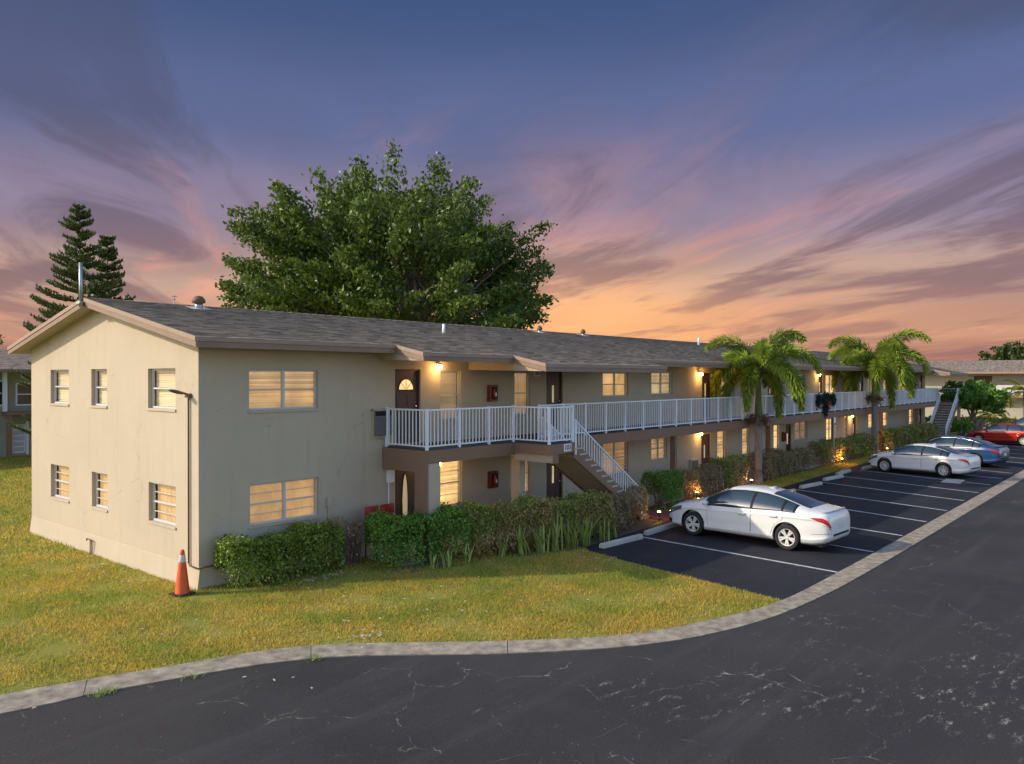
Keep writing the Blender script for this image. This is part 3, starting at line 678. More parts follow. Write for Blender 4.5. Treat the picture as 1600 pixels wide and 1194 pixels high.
# ---- roof: stepped shingle courses in five eave sections
rz = lambda Y: RIDGE_Z - SL * abs(Y - RIDGE_Y)
RX0 = -.43; RX1 = BX1 + .5
SEC = [(RX0, 4.9, -.73), (4.9, 8.3, -1.75), (8.3, 14.8, -2.9), (14.8, 56.5, -1.75), (56.5, RX1, -2.9)]
def courses(mb, x0, x1, ye, yr, sgn):
    n = int(abs(ye - yr) / .143); ys = [yr - sgn * .143 * k for k in range(n)] + [ye]
    # from ridge (k=0) down to the eave
    for a, b in zip(ys[:-1], ys[1:]):
        za, zb = rz(a) + .002, rz(b) + .016
        mb.add([(x0, a, za), (x1, a, za), (x1, b, zb), (x0, b, zb)], [(0, 1, 2, 3)])
        mb.add([(x0, b, zb), (x1, b, zb), (x1, b, zb - .016), (x0, b, zb - .016)], [(0, 1, 2, 3)])
rf = MB()
for x0, x1, ye in SEC: courses(rf, x0, x1, ye, RIDGE_Y, 1)
courses(rf, RX0, RX1, 10.1, RIDGE_Y, -1)
roof = rf.build('roof', 'shingles', bld, fix=True)
cap = MB()
for k in range(int((RX1 - RX0) / .3)):
    x = RX0 + k * .3; cap.add([(x, RIDGE_Y - .15, RIDGE_Z - .012), (x + .31, RIDGE_Y - .15, RIDGE_Z - .002), (x + .31, RIDGE_Y, RIDGE_Z + .03), (x, RIDGE_Y, RIDGE_Z + .018), (x + .31, RIDGE_Y + .15, RIDGE_Z - .002), (x, RIDGE_Y + .15, RIDGE_Z - .012)], [(0, 1, 2, 3), (3, 2, 4, 5)])
cap.build('ridge_cap', 'shingles', roof)
# soffits and fascia
so = MB()
for x0, x1, ye in SEC:
    so.add([(x0 + .02, ye + .03, rz(ye) - .19), (x1, ye + .03, rz(ye) - .19), (x1, 0.02, rz(ye) - .14 if ye > -1 else rz(ye) - .13), (x0 + .02, .02, rz(ye) - .14 if ye > -1 else rz(ye) - .13)], [(0, 1, 2, 3)])
so.add([(RX0 + .02, 10.08, rz(10.1) - .17), (RX1, 10.08, rz(10.1) - .17), (RX1, BD, rz(BD) - .15), (RX0 + .02, BD, rz(BD) - .15)], [(0, 1, 2, 3)])
so.add([(RX0 + .02, 10.05, rz(10.05) - .15), (.0, 10.05, rz(10.05) - .15), (0, RIDGE_Y, RIDGE_Z - .15), (RX0 + .02, RIDGE_Y, RIDGE_Z - .15)], [(0, 1, 2, 3)])
so.add([(RX0 + .02, -.7, rz(-.7) - .15), (.0, -.7, rz(-.7) - .15), (0, RIDGE_Y, RIDGE_Z - .15), (RX0 + .02, RIDGE_Y, RIDGE_Z - .15)], [(0, 1, 2, 3)])
so.build('soffit', 'soffit', bld, fix=False)
def fascia(x0, x1, y):
    z = rz(y)
    MB().box(x0, x1, y - .03, y, z - .075, z + .004).build('fascia', 'trim_lip', bld)
    MB().box(x0, x1, y - .012, y + .018, z - .20, z - .077).build('fascia', 'trim_brown', bld)
for x0, x1, ye in SEC: fascia(x0 - (.0 if x0 < 0 else -.0), x1, ye)
def rake(x, ya, yb, th0=.075, th1=.20):
    za, zb = rz(ya), rz(yb)
    MB().hexa([(x - .03, ya, za - th0), (x, ya, za - th0), (x, yb, zb - th0), (x - .03, yb, zb - th0), (x - .03, ya, za + .02), (x, ya, za + .02), (x, yb, zb + .02), (x - .03, yb, zb + .02)]).build('rake_board', 'trim_lip', bld)
    MB().hexa([(x - .012, ya, za - th1), (x + .018, ya, za - th1), (x + .018, yb, zb - th1), (x - .012, yb, zb - th1), (x - .012, ya, za - th0 - .002), (x + .018, ya, za - th0 - .002), (x + .018, yb, zb - th0 - .002), (x - .012, yb, zb - th0 - .002)]).build('rake_board', 'trim_brown', bld)
rake(RX0, -.73, RIDGE_Y); rake(RX0, 10.1, RIDGE_Y)
for i in range(1, 5):
    (a0, a1, ya), (b0, b1, yb) = SEC[i - 1], SEC[i]
    if yb < ya: rake(b0, yb, ya)
    # cheek wall closing the step of the soffits
    zt, zl = rz(max(ya, yb)), rz(min(ya, yb)); lo = min(ya, yb)
    x = b0 + (.02 if yb < ya else -.02)
    MB().add([(x, .0, zl - .14), (x, lo + .03, zl - .19), (x, lo + .03, zl - .02), (x, max(ya, yb), rz(max(ya, yb)) - .02), (x, .0, rz(0) - .02)], [(0, 1, 2, 3, 4)]).build('cheek_panel', 'soffit', bld, fix=False)
# roof furniture
def vent(x, y, r, h, hood):
    z = rz(y); mb = MB(); mb.lathe([(r * .75, z - .05), (r * .75, z + h)], (x, y, 0), 12, cap=True)
    o = mb.build('roof_vent', 'steel', bld, True)
    if hood: MB().lathe([(r * .8, z + h - .02), (r * 1.25, z + h), (r * 1.2, z + h + .09), (r * .7, z + h + .17), (.01, z + h + .19)], (x, y, 0), 14).build('vent_hood', 'rust_metal', o, True)
    MB().add([(x - .3, y - .25, rz(y - .25) + .02), (x + .3, y - .25, rz(y - .25) + .02), (x + .3, y + .25, rz(y + .25) + .02), (x - .3, y + .25, rz(y + .25) + .02)], [(0, 1, 2, 3)]).build('flashing', 'alu', o)
vent(2.28, 4.25, .14, .16, True)
mp = MB(); mp.lathe([(.05, rz(2.2) - .05), (.05, rz(2.2) + .3)], (9.5, 2.2, 0), 10, cap=True); mp.build('vent_pipe', 'white_paint', bld, True)
vent(17.2, 4.35, .09, .1, True); vent(20.3, 4.35, .09, .1, True)
mp = MB(); mp.lathe([(.06, rz(3.6) - .05), (.06, rz(3.6) + .4)], (29.8, 3.6, 0), 10, cap=True); mp.build('vent_pipe', 'white_paint', bld, True)
vent(46, 4.2, .12, .12, True)
MB().tube([(1.95, 4.95, 6.4), (1.95, 4.95, 6.78)], .012, 6).tube([(1.87, 4.95, 6.72), (2.03, 4.95, 6.72)], .01, 5).tube([(1.9, 4.95, 6.64), (2.0, 4.95, 6.64)], .01, 5).build('roof_antenna', 'steel', bld)
ms = MB(); ms.tube([(RX0 - .06, RIDGE_Y, 6.25), (RX0 - .06, RIDGE_Y, 7.35)], .045, 10); o = ms.build('mast', 'steel', bld, True)
MB().box(RX0 - .13, RX0 - .03, RIDGE_Y - .1, RIDGE_Y + .1, 6.33, 6.39).tube([(RX0 - .02, RIDGE_Y + .05, 6.36), (RX0 - .13, RIDGE_Y - .16, 6.3)], .05, 8).build('mast_bracket', 'steel', o)

# ---- lamp and conduit on the gable wall
lp = MB(); lp.tube([(-.035, .36, .50), (-.035, .36, 4.12), (-.06, .36, 4.17)], .02, 8); lp.tube([(-.035, .36, .52), (-.05, .30, .475), (-.05, -.03, .465)], .018, 8); lp.tube([(-.05, -.05, .465), (.4, -.06, .47)], .018, 8)
con = lp.build('conduit', 'rust_metal', bld, True)
hd = MB(); hd.lathe([(.01, -.16), (.06, -.13), (.085, -.03), (.08, .06), (.04, .14), (.01, .15)], (0, 0, 0), 12)
hd.v = [(-.28 - v[2], .42 + v[0] + .12 * v[2], 4.21 + v[1] * .5 + .25 * v[2]) for v in hd.v]
lh = hd.build('flood_lamp', 'rust_metal', bld, True)
MB().tube([(-.05, .36, 4.15), (-.17, .38, 4.19)], .022, 8).box(-.075, -.01, .27, .45, 4.08, 4.17).build('lamp_arm', 'rust_metal', lh)
fa = MB(); fa.tube([(-.09, 5.2, -.02), (-.09, 5.2, .36), (-.09, 5.3, .38), (-.09, 5.5, .38), (-.09, 5.52, .33)], .018, 8); fa.tube([(-.09, 5.30, .0), (-.09, 5.30, .36)], .014, 8); fa.build('water_tap', 'rust_metal', bld, True)

# ---- boxes on the front wall
ac = MB(); ac.box(4.73, 5.3, -.10, .0, 3.0, 3.66); aco = ac.build('air_conditioner', 'trim_brown', bld)
MB().box(4.70, 5.33, -.06, 0, 2.95, 2.998).box(4.70, 4.729, -.06, 0, 2.998, 3.70).box(4.70, 5.33, -.12, 0, 3.662, 3.70).build('sleeve', 'stucco_front', aco)
MB().box(4.75, 5.28, -.115, -.102, 3.02, 3.5).build('grille', 'grille', aco); MB().box(4.75, 5.28, -.112, -.102, 3.52, 3.64).build('control_panel', 'black', aco)
ac2 = MB(); ac2.box(21.9, 22.55, -.1, 0, .55, 1.05); a2 = ac2.build('air_conditioner', 'alu', bld); MB().box(21.95, 22.5, -.115, -.102, .6, 1.0).build('grille', 'grille', a2)
mt = MB().box(5.19, 5.38, -.12, -.001, 1.76, 2.10).build('meter_box', 'white_paint', bld, bevel=.008); MB().tube([(5.24, -.04, 0), (5.24, -.04, 1.76)], .018, 8).build('conduit', 'white_paint', mt)
mb = MB().box(3.28, 3.40, -.07, -.001, 1.36, 1.60).build('junction_box', 'stucco_front', bld); MB().tube([(3.32, -.03, .1), (3.32, -.03, 1.36)], .014, 6).build('conduit', 'stucco_front', mb)
def cabinet(x0, z0):
    o = MB().box(x0, x0 + .36, -.13, -.001, z0, z0 + .5).build('extinguisher_cabinet', 'red_box', bld, bevel=.008)
    MB().box(x0 + .06, x0 + .30, -.136, -.1305, z0 + .06, z0 + .44).build('cabinet_window', 'black', o)
    MB().lathe([(.01, z0 + .05), (.055, z0 + .07), (.055, z0 + .3), (.02, z0 + .36), (.03, z0 + .4)], (x0 + .18, -.15, 0), 10).build('extinguisher', 'red_plastic', o, True)
    MB().box(x0 + .15, x0 + .21, -.21, -.206, z0 + .16, z0 + .26).build('extinguisher_label', 'sign_white', o)
cabinet(9.14, 3.8); cabinet(9.16, 1.19); cabinet(32.0, 1.2)
def wall_lamp(x, z, pw=9, y=-.14):
    o = MB().lathe([(.05, .0), (.05, .02), (.02, .03), (.02, .08)], (x, 0, z + .1), 10, axis=1).tube([(x, -.0, z + .1), (x, y, z + .13), (x, y, z + .08)], .014, 6).build('wall_lamp', 'rust_metal', bld, True)
    o2 = MB().lathe([(.01, -.085), (.05, -.07), (.075, -.02), (.07, .03), (.04, .07)], (x, y, z), 12).build('lamp_globe', 'bulb', o, True)
    MB().lathe([(.02, .1), (.06, .075), (.085, .05)], (x, y, z), 12).build('lamp_cap', 'rust_metal', o, True)
    ld = bpy.data.lights.new('lamp_light', 'POINT'); ld.energy = pw; ld.color = (1.0, .56, .20); ld.shadow_soft_size = .08
    lo = bpy.data.objects.new('lamp_light', ld); COL.objects.link(lo); lo.parent = o; lo.location = (x, y - .16, z - .1)
for x, z, e in [(7.02, 4.82, 7), (6.98, 2.12, 6), (22.72, 4.68, 10), (22.7, 2.12, 8), (37.2, 4.7, 9), (43.1, 2.12, 11)]: wall_lamp(x, z, e)

# ---- balcony: slab, columns, landing, stairs, railing
SY = -1.66
bal = MB(); bal.box(5.08, 60.6, SY, -.003, 2.36, FLOOR2 - .03).build('walkway_slab', 'brown_stucco', bld)
MB().box(5.10, 60.58, SY + .02, -.005, FLOOR2 - .028, FLOOR2).build('walkway_floor', 'floor_coat', bld)
MB().box(5.045, 5.079, SY - .03, -.004, 2.14, FLOOR2 - .03).build('end_beam', 'brown_stucco', bld, bevel=.006)
MB().box(5.05, 5.11, SY - .03, -1.24, .0, 2.14).build('column_cladding', 'brown_stucco', bld)
MB().box(5.112, 5.52, SY - .025, -1.26, .0, 2.358).build('column', 'stucco_front', bld)
for x in (8.72, 17.7, 26.5, 35.3, 44.1, 52.9):
    if x < 9: MB().box(x, x + .26, SY + .03, -1.3, .0, 2.358).build('column', 'stucco_front', bld)
    else: MB().box(x, x + .17, SY + .03, -1.42, .0, 2.358).build('column', 'brown_stucco', bld)
def landing(x0, x1, sg):
    MB().box(x0, x1, -2.93, SY - .003, 2.42, FLOOR2 - .03).build('landing_slab', 'brown_stucco', bld)
    MB().box(x0 + .02, x1 - .02, -2.91, SY - .004, FLOOR2 - .028, FLOOR2).build('landing_floor', 'floor_coat', bld)
    xb = x0 + .06 if sg > 0 else x1 - .30
    MB().box(xb, xb + .24, -2.98, SY + .03, 2.2, 2.418).build('landing_beam', 'soffit', bld)
    MB().box(xb - .0, xb + .24, -3.01, -2.982, 2.19, 2.418).build('beam_end', 'brown_stucco', bld)
    MB().box(xb + .02, xb + .22, -2.9, -2.7, 0, 2.198).build('column', 'stucco_front', bld) if sg < 0 else None
landing(8.42, 9.56, 1); landing(59.0, 60.2, -1)

def stairs(xt, sg, n=15):
    rise = FLOOR2 / n; run = .277; st = None
    ya, yb = -2.90, SY - .06
    top = [(xt, FLOOR2 - .01)]; L = run * n
    # two sloping stringers
    for y in (ya, yb - .06):
        mbx = MB(); poly = [(xt, FLOOR2 - .02), (xt + sg * .05, FLOOR2 - .02), (xt + sg * L, .06), (xt + sg * L, 0), (xt + sg * (L - .42), 0), (xt, FLOOR2 - .02 - .44)]
        mbx.prism(poly, y, y + .06, 1)
        s = mbx.build('stringer', 'brown_stucco', bld)
        st = st or s
    MB().hexa([(xt, ya + .07, FLOOR2 - .44), (xt, yb - .07, FLOOR2 - .44), (xt + sg * (L - .3), yb - .07, -.02), (xt + sg * (L - .3), ya + .07, -.02), (xt, ya + .07, FLOOR2 - .36), (xt, yb - .07, FLOOR2 - .36), (xt + sg * (L - .3), yb - .07, .06), (xt + sg * (L - .3), ya + .07, .06)]).build('stair_soffit', 'stucco_front', bld)
    me = None
    for k in range(1, n):
        x = xt + sg * run * (k - 1); z = FLOOR2 - rise * k
        if me is None:
            o = MB().box(0, run + .03, ya - .02, yb + .02, -.05, 0).build('stair_tread', 'concrete_pale', bld); me = o.data
        else: o = link('stair_tread', me, bld)
        o.location = (x if sg > 0 else x - run - .03, 0, z)
    MB().box(min(xt, xt + sg * L) - .05, max(xt, xt + sg * L) + .3 * 0, ya + .09, yb - .09, .0, .028).build('stair_shadow_base', 'concrete_pale', bld) if False else None
    return L, rise / run
L1, SLOPE = stairs(9.57, 1); stairs(58.98, -1)

RAIL = MB().box(-.011, .011, -.011, .011, 0, 1).build('picket', 'white_paint', None); PICK = RAIL.data; bpy.data.objects.remove(RAIL)
POSTM = MB().box(-.032, .032, -.032, .032, 0, 1.06).box(-.04, .04, -.04, .04, 1.06, 1.075).build('rail_post', 'white_paint', None); PM = POSTM.data; bpy.data.objects.remove(POSTM)
npick = 0; FARP = MB()
def rail(p, q, posts, parent, za=FLOOR2, zb=None, endposts=True, H=1.0):
    """railing run from p to q (x,y); posts = fractions of the run; slopes from za to zb"""
    global npick
    zb = za if zb is None else zb
    p = np.array(p, float); q = np.array(q, float); L = np.linalg.norm(q - p); d = (q - p) / L; ang = math.atan2(d[1], d[0])
    A = lambda t, h: (p[0] + (q[0] - p[0]) * t, p[1] + (q[1] - p[1]) * t, za + (zb - za) * t + h)
    n = np.array([-d[1], d[0]]) * .022
    def beam(h0, h1, wd):
        a, b = A(0, 0), A(1, 0); m = np.array([-d[1], d[0]]) * wd
        vs = [(a[0] - m[0], a[1] - m[1], a[2] + h0), (b[0] - m[0], b[1] - m[1], b[2] + h0), (b[0] + m[0], b[1] + m[1], b[2] + h0), (a[0] + m[0], a[1] + m[1], a[2] + h0)]
        return vs + [(x, y, z + h1 - h0) for x, y, z in vs]
    r = MB().hexa(beam(H - .04, H, .024)).build('railing', 'white_paint', parent)
    MB().hexa(beam(.055, .09, .014)).build('bottom_rail', 'white_paint', r)
    for t in posts:
        x, y, z = A(t, 0); o = link('rail_post', PM, r); o.location = (x, y, z - .02); o.scale = (1, 1, H / 1.04); o.rotation_euler = (0, 0, ang)
    k = max(2, int(L / .127)); 
    for i in range(1, k):
        t = i / k
        if any(abs(t - s) * L < .05 for s in posts): continue
        x, y, z = A(t, 0)
        if npick < 300:
            o = link('picket', PICK, r); o.location = (x, y, z + .09 - (.0 if za == zb else .01)); o.scale = (1, 1, H - .13); o.rotation_euler = (0, 0, ang); npick += 1
        else: FARP.box(x - .011, x + .011, y - .011, y + .011, z + .09, z + H - .04)
    return r
RY = SY + .05
rail((5.13, -.06), (5.13, RY), [0.02, 1], bld); 
rail((5.13, RY), (8.46, RY), [.345, .69, 1], bld); rail((8.46, RY), (8.46, -2.88), [1], bld); rail((8.46, -2.88), (9.52, -2.88), [1], bld)
rail((9.58, -2.88), (9.58 + 3.75, -2.88), [.02, .97], bld, FLOOR2 - .06 - .24, FLOOR2 - .06 - .24 - 3.75 * SLOPE, H=.95)
rail((9.66, RY - .12), (9.66 + 3.7, RY - .12), [.02, .97], bld, FLOOR2 - .06 - .24, FLOOR2 - .06 - .24 - 3.7 * SLOPE, H=.95)
xs = 9.62
while xs < 58.8:
    xe = min(xs + 1.167 * 6, 58.95); nn = max(1, round((xe - xs) / 1.167)); rail((xs, RY), (xe, RY), [i / nn for i in range(nn)] + ([1] if xe > 58.9 else []), bld); xs = xe
rail((58.9, -2.88), (55.2, -2.88), [.02, .97], bld, FLOOR2 - .3, FLOOR2 - .3 - 3.7 * SLOPE, H=.95); rail((58.9, RY - .12), (55.2, RY - .12), [.02, .97], bld, FLOOR2 - .3, FLOOR2 - .3 - 3.7 * SLOPE, H=.95)
rail((60.2, -.06), (60.2, -2.88), [.4, 1], bld); rail((59.1, -2.88), (60.2, -2.88), [0], bld)
tag(FARP.build('far_pickets', 'white_paint', bld, fix=False), None, None, None, 'stuff')

# number plates
def plate(loc, txt, wd, ht, size, label):
    p = MB().box(-wd / 2, wd / 2, -.012, 0, -ht / 2, ht / 2).build('number_plate', 'sign_white', None, bevel=.002); p.location = loc
    tag(p, label, 'sign')
    cu = bpy.data.curves.new('digits', 'FONT'); cu.body = txt; cu.size = size; cu.align_x = 'CENTER'; cu.align_y = 'CENTER'; cu.extrude = .001; cu.offset = .004
    cu.materials.append(MATS['ink']); t0 = bpy.data.objects.new('digits', cu); COL.objects.link(t0); bpy.context.view_layer.update(); dm = bpy.data.meshes.new_from_object(t0.evaluated_get(bpy.context.evaluated_depsgraph_get())); bpy.data.objects.remove(t0); t = bpy.data.objects.new('digits', dm); COL.objects.link(t); t.parent = p; t.location = (0, -.0145, 0); t.rotation_euler = (R(90), 0, 0)
plate((9.22, -2.933, 2.575), '103', .34, .21, .19, 'small white plate with black digits on brown landing edge')
plate((11.55, -.003, 4.66), '203', .34, .2, .16, 'small grey number plate high on wall beside upper door')
# ------------------------------------------------------------------ traffic cone and small things
def cone(loc):
    e = tag(empty('traffic_cone', loc, R(12)), 'orange traffic cone with white collar standing at the corner of the building', 'traffic cone')
    MB().box(-.185, .185, -.185, .185, 0, .035).build('base', 'rubber', e, bevel=.008)
    MB().lathe([(.15, .035), (.145, .06), (.0735, .68)], (0, 0, 0), 24).build('cone_body', 'cone_orange', e, True)
    MB().lathe([(.074, .675), (.0755, .68), (.058, .815), (.056, .82)], (0, 0, 0), 24).build('collar', 'cone_white', e, True)
    MB().lathe([(.057, .815), (.042, .90), (.03, .925), (.022, .925), (.02, .88)], (0, 0, 0), 24).build('cone_tip', 'cone_orange', e, True)
    for a in (0, 1, 2, 3):
        t = R(45 + 90 * a); MB().box(-.03, .03, -.03, .03, -.0, .012).build('foot', 'rubber', e).location = (.15 * math.cos(t), .15 * math.sin(t), -.01)
cone((-.42, -.11, .012))
def bench():
    e = tag(empty('garden_bench', (4.55, -.5, 0)), 'red garden bench showing its backrest above the hedge beside the door', 'bench')
    for x in (-.25, .25):
        mb = MB(); mb.box(x - .22, x + .22, -.03, .03, .55, 1.30); mb.build('backrest', 'red_plastic', e, True, bevel=.028)
        MB().box(x - .22, x + .22, -.46, -.04, .42, .46).build('seat', 'red_plastic', e, bevel=.01)
    for x in (-.45, .45):
        for y in (-.42, 0): MB().tube([(x, y, 0), (x, y, .6 if y < 0 else 1.18)], .02, 8).build('leg', 'rust_metal', e, True)
bench()

def wheel_stop(x, y, ang, label):
    mb = MB(); mb.prism([(-.085, 0), (.085, 0), (.07, .09), (.045, .13), (-.045, .13), (-.07, .09)], -.9, .9, 0)
    o = mb.build('wheel_stop', 'concrete_pale', None, bevel=.008); o.location = (x, y, .009); o.rotation_euler = (0, 0, ang)
    tag(o, label, 'wheel stop', 'concrete wheel stops at the heads of the bays')
wheel_stop(9.82, -4.32, R(-4), 'pale concrete wheel stop in the empty bay nearest the lawn')
wheel_stop(12.1, -4.22, R(2), 'concrete wheel stop under the nose of the nearest white car')
wheel_stop(21.6, -4.2, R(-3), 'concrete wheel stop half hidden behind the roof of the nearest white car')
wheel_stop(24.5, -4.2, R(-6), 'first fully visible wheel stop beyond the nearest white car')
wheel_stop(27.6, -4.08, R(-6), 'second fully visible wheel stop beyond the nearest white car')
wheel_stop(30.0, -3.75, R(0), 'low wheel stop at the grass edge next to the second white car')
wheel_stop(33.2, -4.0, R(-3), 'wheel stop in front of the second white car')

def uplight(x, y, e, label, pl=0):
    o = tag(empty('path_light', (x, y, 0)), label, 'lamp', 'lit garden lamps along the beds')
    MB().tube([(0, 0, 0), (0, 0, .22)], .015, 6).build('stake', 'black', o)
    MB().lathe([(.035, .2), (.06, .3), (.055, .31)], (0, 0, 0), 12).build('lamp_housing', 'rust_metal', o, True)
    MB().lathe([(.001, .345), (.035, .335), (.05, .312), (.03, .30)], (0, 0, 0), 12).build('lens', 'bulb', o, True)
    ld = bpy.data.lights.new('path_light_glow', 'POINT'); ld.energy = e; ld.color = (1, .42, .10); ld.shadow_soft_size = .05
    l = bpy.data.objects.new('path_light_glow', ld); COL.objects.link(l); l.parent = o; l.location = (0, 0, .42)
uplight(13.35, -3.45, 4, 'lit garden lamp at the corner of the brick path')
uplight(18.0, -2.35, 6, 'lit garden lamp at hedge foot behind the nearest white car')
uplight(22.6, -2.45, 9, 'lit garden lamp in grass beside the nearer palm trunk')
uplight(33.9, -2.45, 18, 'bright garden lamp at the hedge between the two palms')
uplight(41.9, -2.5, 17, 'lit garden lamp beside the farther palm trunk')

# low timber edging rail near the path
e = tag(empty('low_fence', (15.6, -2.65, 0)), 'small low wooden rail beside the brick path', 'fence')
MB().box(-.6, .6, -.03, .03, .28, .33).build('rail', 'twig', e)
for x in (-.5, 0, .5): MB().box(x - .03, x + .03, -.028, .028, 0, .279).build('post', 'twig', e)

# ------------------------------------------------------------------ foliage
def leaf_quads(C, size, up=0.3, aspect=.5, D=None, fold=True):
    """rhombic leaves at points C; D preferred direction of the leaf axis"""
    n = len(C); a = RNG.normal(0, 1, (n, 3)); a[:, 2] += up
    if D is not None: a = a * .7 + D
    a /= np.linalg.norm(a, axis=1, keepdims=True)
    b = np.cross(a, RNG.normal(0, 1, (n, 3))); b /= np.linalg.norm(b, axis=1, keepdims=True) + 1e-9
    s = (size * RNG.uniform(.65, 1.35, n))[:, None]
    c = np.cross(a, b)
    V = np.stack([C - a * s * .5, C + b * s * aspect * .5 + a * s * .02 + c * s * .1, C + a * s * .5, C - b * s * aspect * .5 + a * s * .02 + c * s * .1], 1).reshape(-1, 3)
    return V, np.arange(n * 4).reshape(-1, 4)

def hedge(name, label, path, wd, ht, leafm, size, dens, twigs=60, group=None, z0=.12, bare=None, cat='hedge', rag=.17):
    path = np.array(path, float); seg = np.linalg.norm(np.diff(path, axis=0), axis=1); A = np.concatenate([[0], np.cumsum(seg)]); L = A[-1]
    e = tag(empty(name, (path[0][0], path[0][1], 0)), label, cat, group)
    area = L * (2 * ht + wd) + 2 * wd * ht; n = int(area * dens)
    t = RNG.uniform(-wd * .3, L + wd * .3, n); ph = RNG.uniform(0, 1, n)
    # perimeter of the section: front, top, back
    per = np.array([ht, wd, ht * .6]); per = per / per.sum(); cum = np.cumsum(per)
    y = np.where(ph < cum[0], -wd / 2, np.where(ph < cum[1], -wd / 2 + wd * (ph - cum[0]) / per[1], wd / 2))
    z = np.where(ph < cum[0], ht * ph / per[0], np.where(ph < cum[1], ht, ht * (1 - .6 * (ph - cum[1]) / per[2])))
    deep = RNG.exponential(.09, n); inner = RNG.uniform(0, 1, n) < .22; deep = np.where(inner, RNG.uniform(0, wd * .45, n), deep)
    bumpy = rag * (np.sin(t * 3.1 + 2 * z) + np.sin(t * 7.3 + 1) * .6 + np.sin(z * 6 + t) * .5) * .5
    fy = np.abs(y) / (wd / 2); y = y - np.sign(y) * np.minimum(deep, wd / 2) * fy + np.sign(y) * bumpy * fy
    ztop = z > ht * .98; z = np.where(ztop, z - deep * .8 + bumpy * .8 + RNG.exponential(.035, n), z)
    rnd = np.clip((z / ht - .75) / .25, 0, 1) ** 2; y = y * (1 - .18 * rnd)
    under = z < z0 + .25; keep = ~under | (RNG.uniform(0, 1, n) < (z / (z0 + .25)) ** 1.2)
    if bare is not None:
        keep &= ~((t > bare[0]) & (t < bare[1]) & (z < ht * .8) & (RNG.uniform(0, 1, n) < .8))
    t, y, z = t[keep], y[keep], z[keep]
    tc = np.clip(t, 0, L); X = np.interp(tc, A, path[:, 0]); Y = np.interp(tc, A, path[:, 1])
    ix = np.clip(np.searchsorted(A, tc) - 1, 0, len(seg) - 1); d = (path[ix + 1] - path[ix]) / seg[ix][:, None]
    ex = t - tc; endf = np.sqrt(np.clip(1 - (ex / (wd * .55 + 1e-6)) ** 2, 0, 1)); y = y * np.where(np.abs(ex) > 0, endf, 1)
    C = np.stack([X + d[:, 0] * ex - d[:, 1] * y, Y + d[:, 1] * ex + d[:, 0] * y, np.maximum(z, .03)], 1)
    V, F = leaf_quads(C, size, .5, .55); V[:, :2] -= path[0]
    npmesh('foliage', V, F, leafm, e)
    tw = MB()
    for k in range(twigs):
        s = random.uniform(0, L); q = np.array([np.interp(s, A, path[:, 0]), np.interp(s, A, path[:, 1])]) - path[0]
        a = random.uniform(0, 6.28); r = random.uniform(.1, wd * .48); h = random.uniform(.55, .97) * ht; o = np.array([math.cos(a), math.sin(a)])
        b0 = q + RNG.normal(0, .05, 2); m = b0 + o * r * .35; tp = b0 + o * r
        tw.tube([(b0[0], b0[1], 0), (m[0], m[1], h * .45), (tp[0], tp[1], h)], [.016, .011, .004], 5, False)
    tw.build('twigs', 'twig', e, fix=False)
    return e
G = 'clipped hedges along the building'
hedge('hedge', 'green clipped hedge under the big corner windows, nearest the orange cone', [(.45, -.52), (1.6, -.6), (2.9, -.58)], .78, .97, 'leaf_hedge', .075, 1500, 60, G)
hedge('hedge', 'thin bare twiggy shrub at the end of the corner hedge', [(3.15, -.6), (3.75, -.68)], .6, 1.02, 'leaf_hedge_brown', .06, 420, 70, G, bare=(-1, 2))
hedge('hedge', 'bright green hedge in front of the red bench and the oval glass door', [(3.95, -1.25), (4.8, -1.7), (5.75, -1.95)], 1.05, 1.08, 'leaf_bright', .075, 1500, 60, G)
hedge('hedge', 'long mottled brown and green hedge below the balcony landing', [(6.2, -2.1), (7.6, -2.75), (8.8, -3.1), (10.4, -3.15)], .95, 1.16, 'leaf_hedge_mix', .07, 1400, 110, G)
hedge('hedge', 'browned hedge end at the foot of the near stairs', [(10.8, -3.05), (12.0, -2.95), (13.0, -2.75)], .85, .98, 'leaf_hedge_brown', .07, 900, 110, G)
hedge('hedge', 'round green bush just past the foot of the near stairs', [(15.4, -2.15), (16.6, -2.1)], .95, 1.12, 'leaf_bright', .075, 1100, 40, G)
hedge('hedge', 'brown sparse hedge behind the nearest white car', [(17.9, -1.95), (19.2, -1.95), (20.2, -1.95)], .8, 1.0, 'leaf_hedge_brown', .08, 600, 80, G)
hedge('hedge', 'green bush top among brown hedge left of the nearer palm', [(20.6, -1.95), (22.2, -1.95)], .85, 1.15, 'leaf_hedge_mix', .09, 700, 40, G)
hedge('hedge', 'dark hedge block right of the nearer palm trunk', [(24.7, -1.85), (27.4, -1.85)], .9, 1.1, 'leaf_hedge_brown', .10, 550, 60, G)
hedge('hedge', 'greyish low hedge between the sign post and nearer palm', [(27.8, -1.85), (30.3, -1.85)], .8, .95, 'leaf_hedge_brown', .10, 420, 50, G)
hedge('hedge', 'dense dark hedge behind the bright garden lamp', [(32.2, -1.8), (36.5, -1.8), (40.2, -1.8)], .95, 1.1, 'leaf_hedge_mix', .11, 480, 60, G)
hedge('hedge', 'hedge right of the farther palm, long and dark', [(43, -1.85), (49, -1.9), (54.8, -1.95)], 1.0, 1.12, 'leaf_hedge_mix', .14, 330, 70, G)
hedge('hedge', 'rounded bush beside the far stairs', [(57.8, -3.4), (59.2, -3.3)], 1.2, 1.15, 'leaf_bright', .13, 400, 30, G)

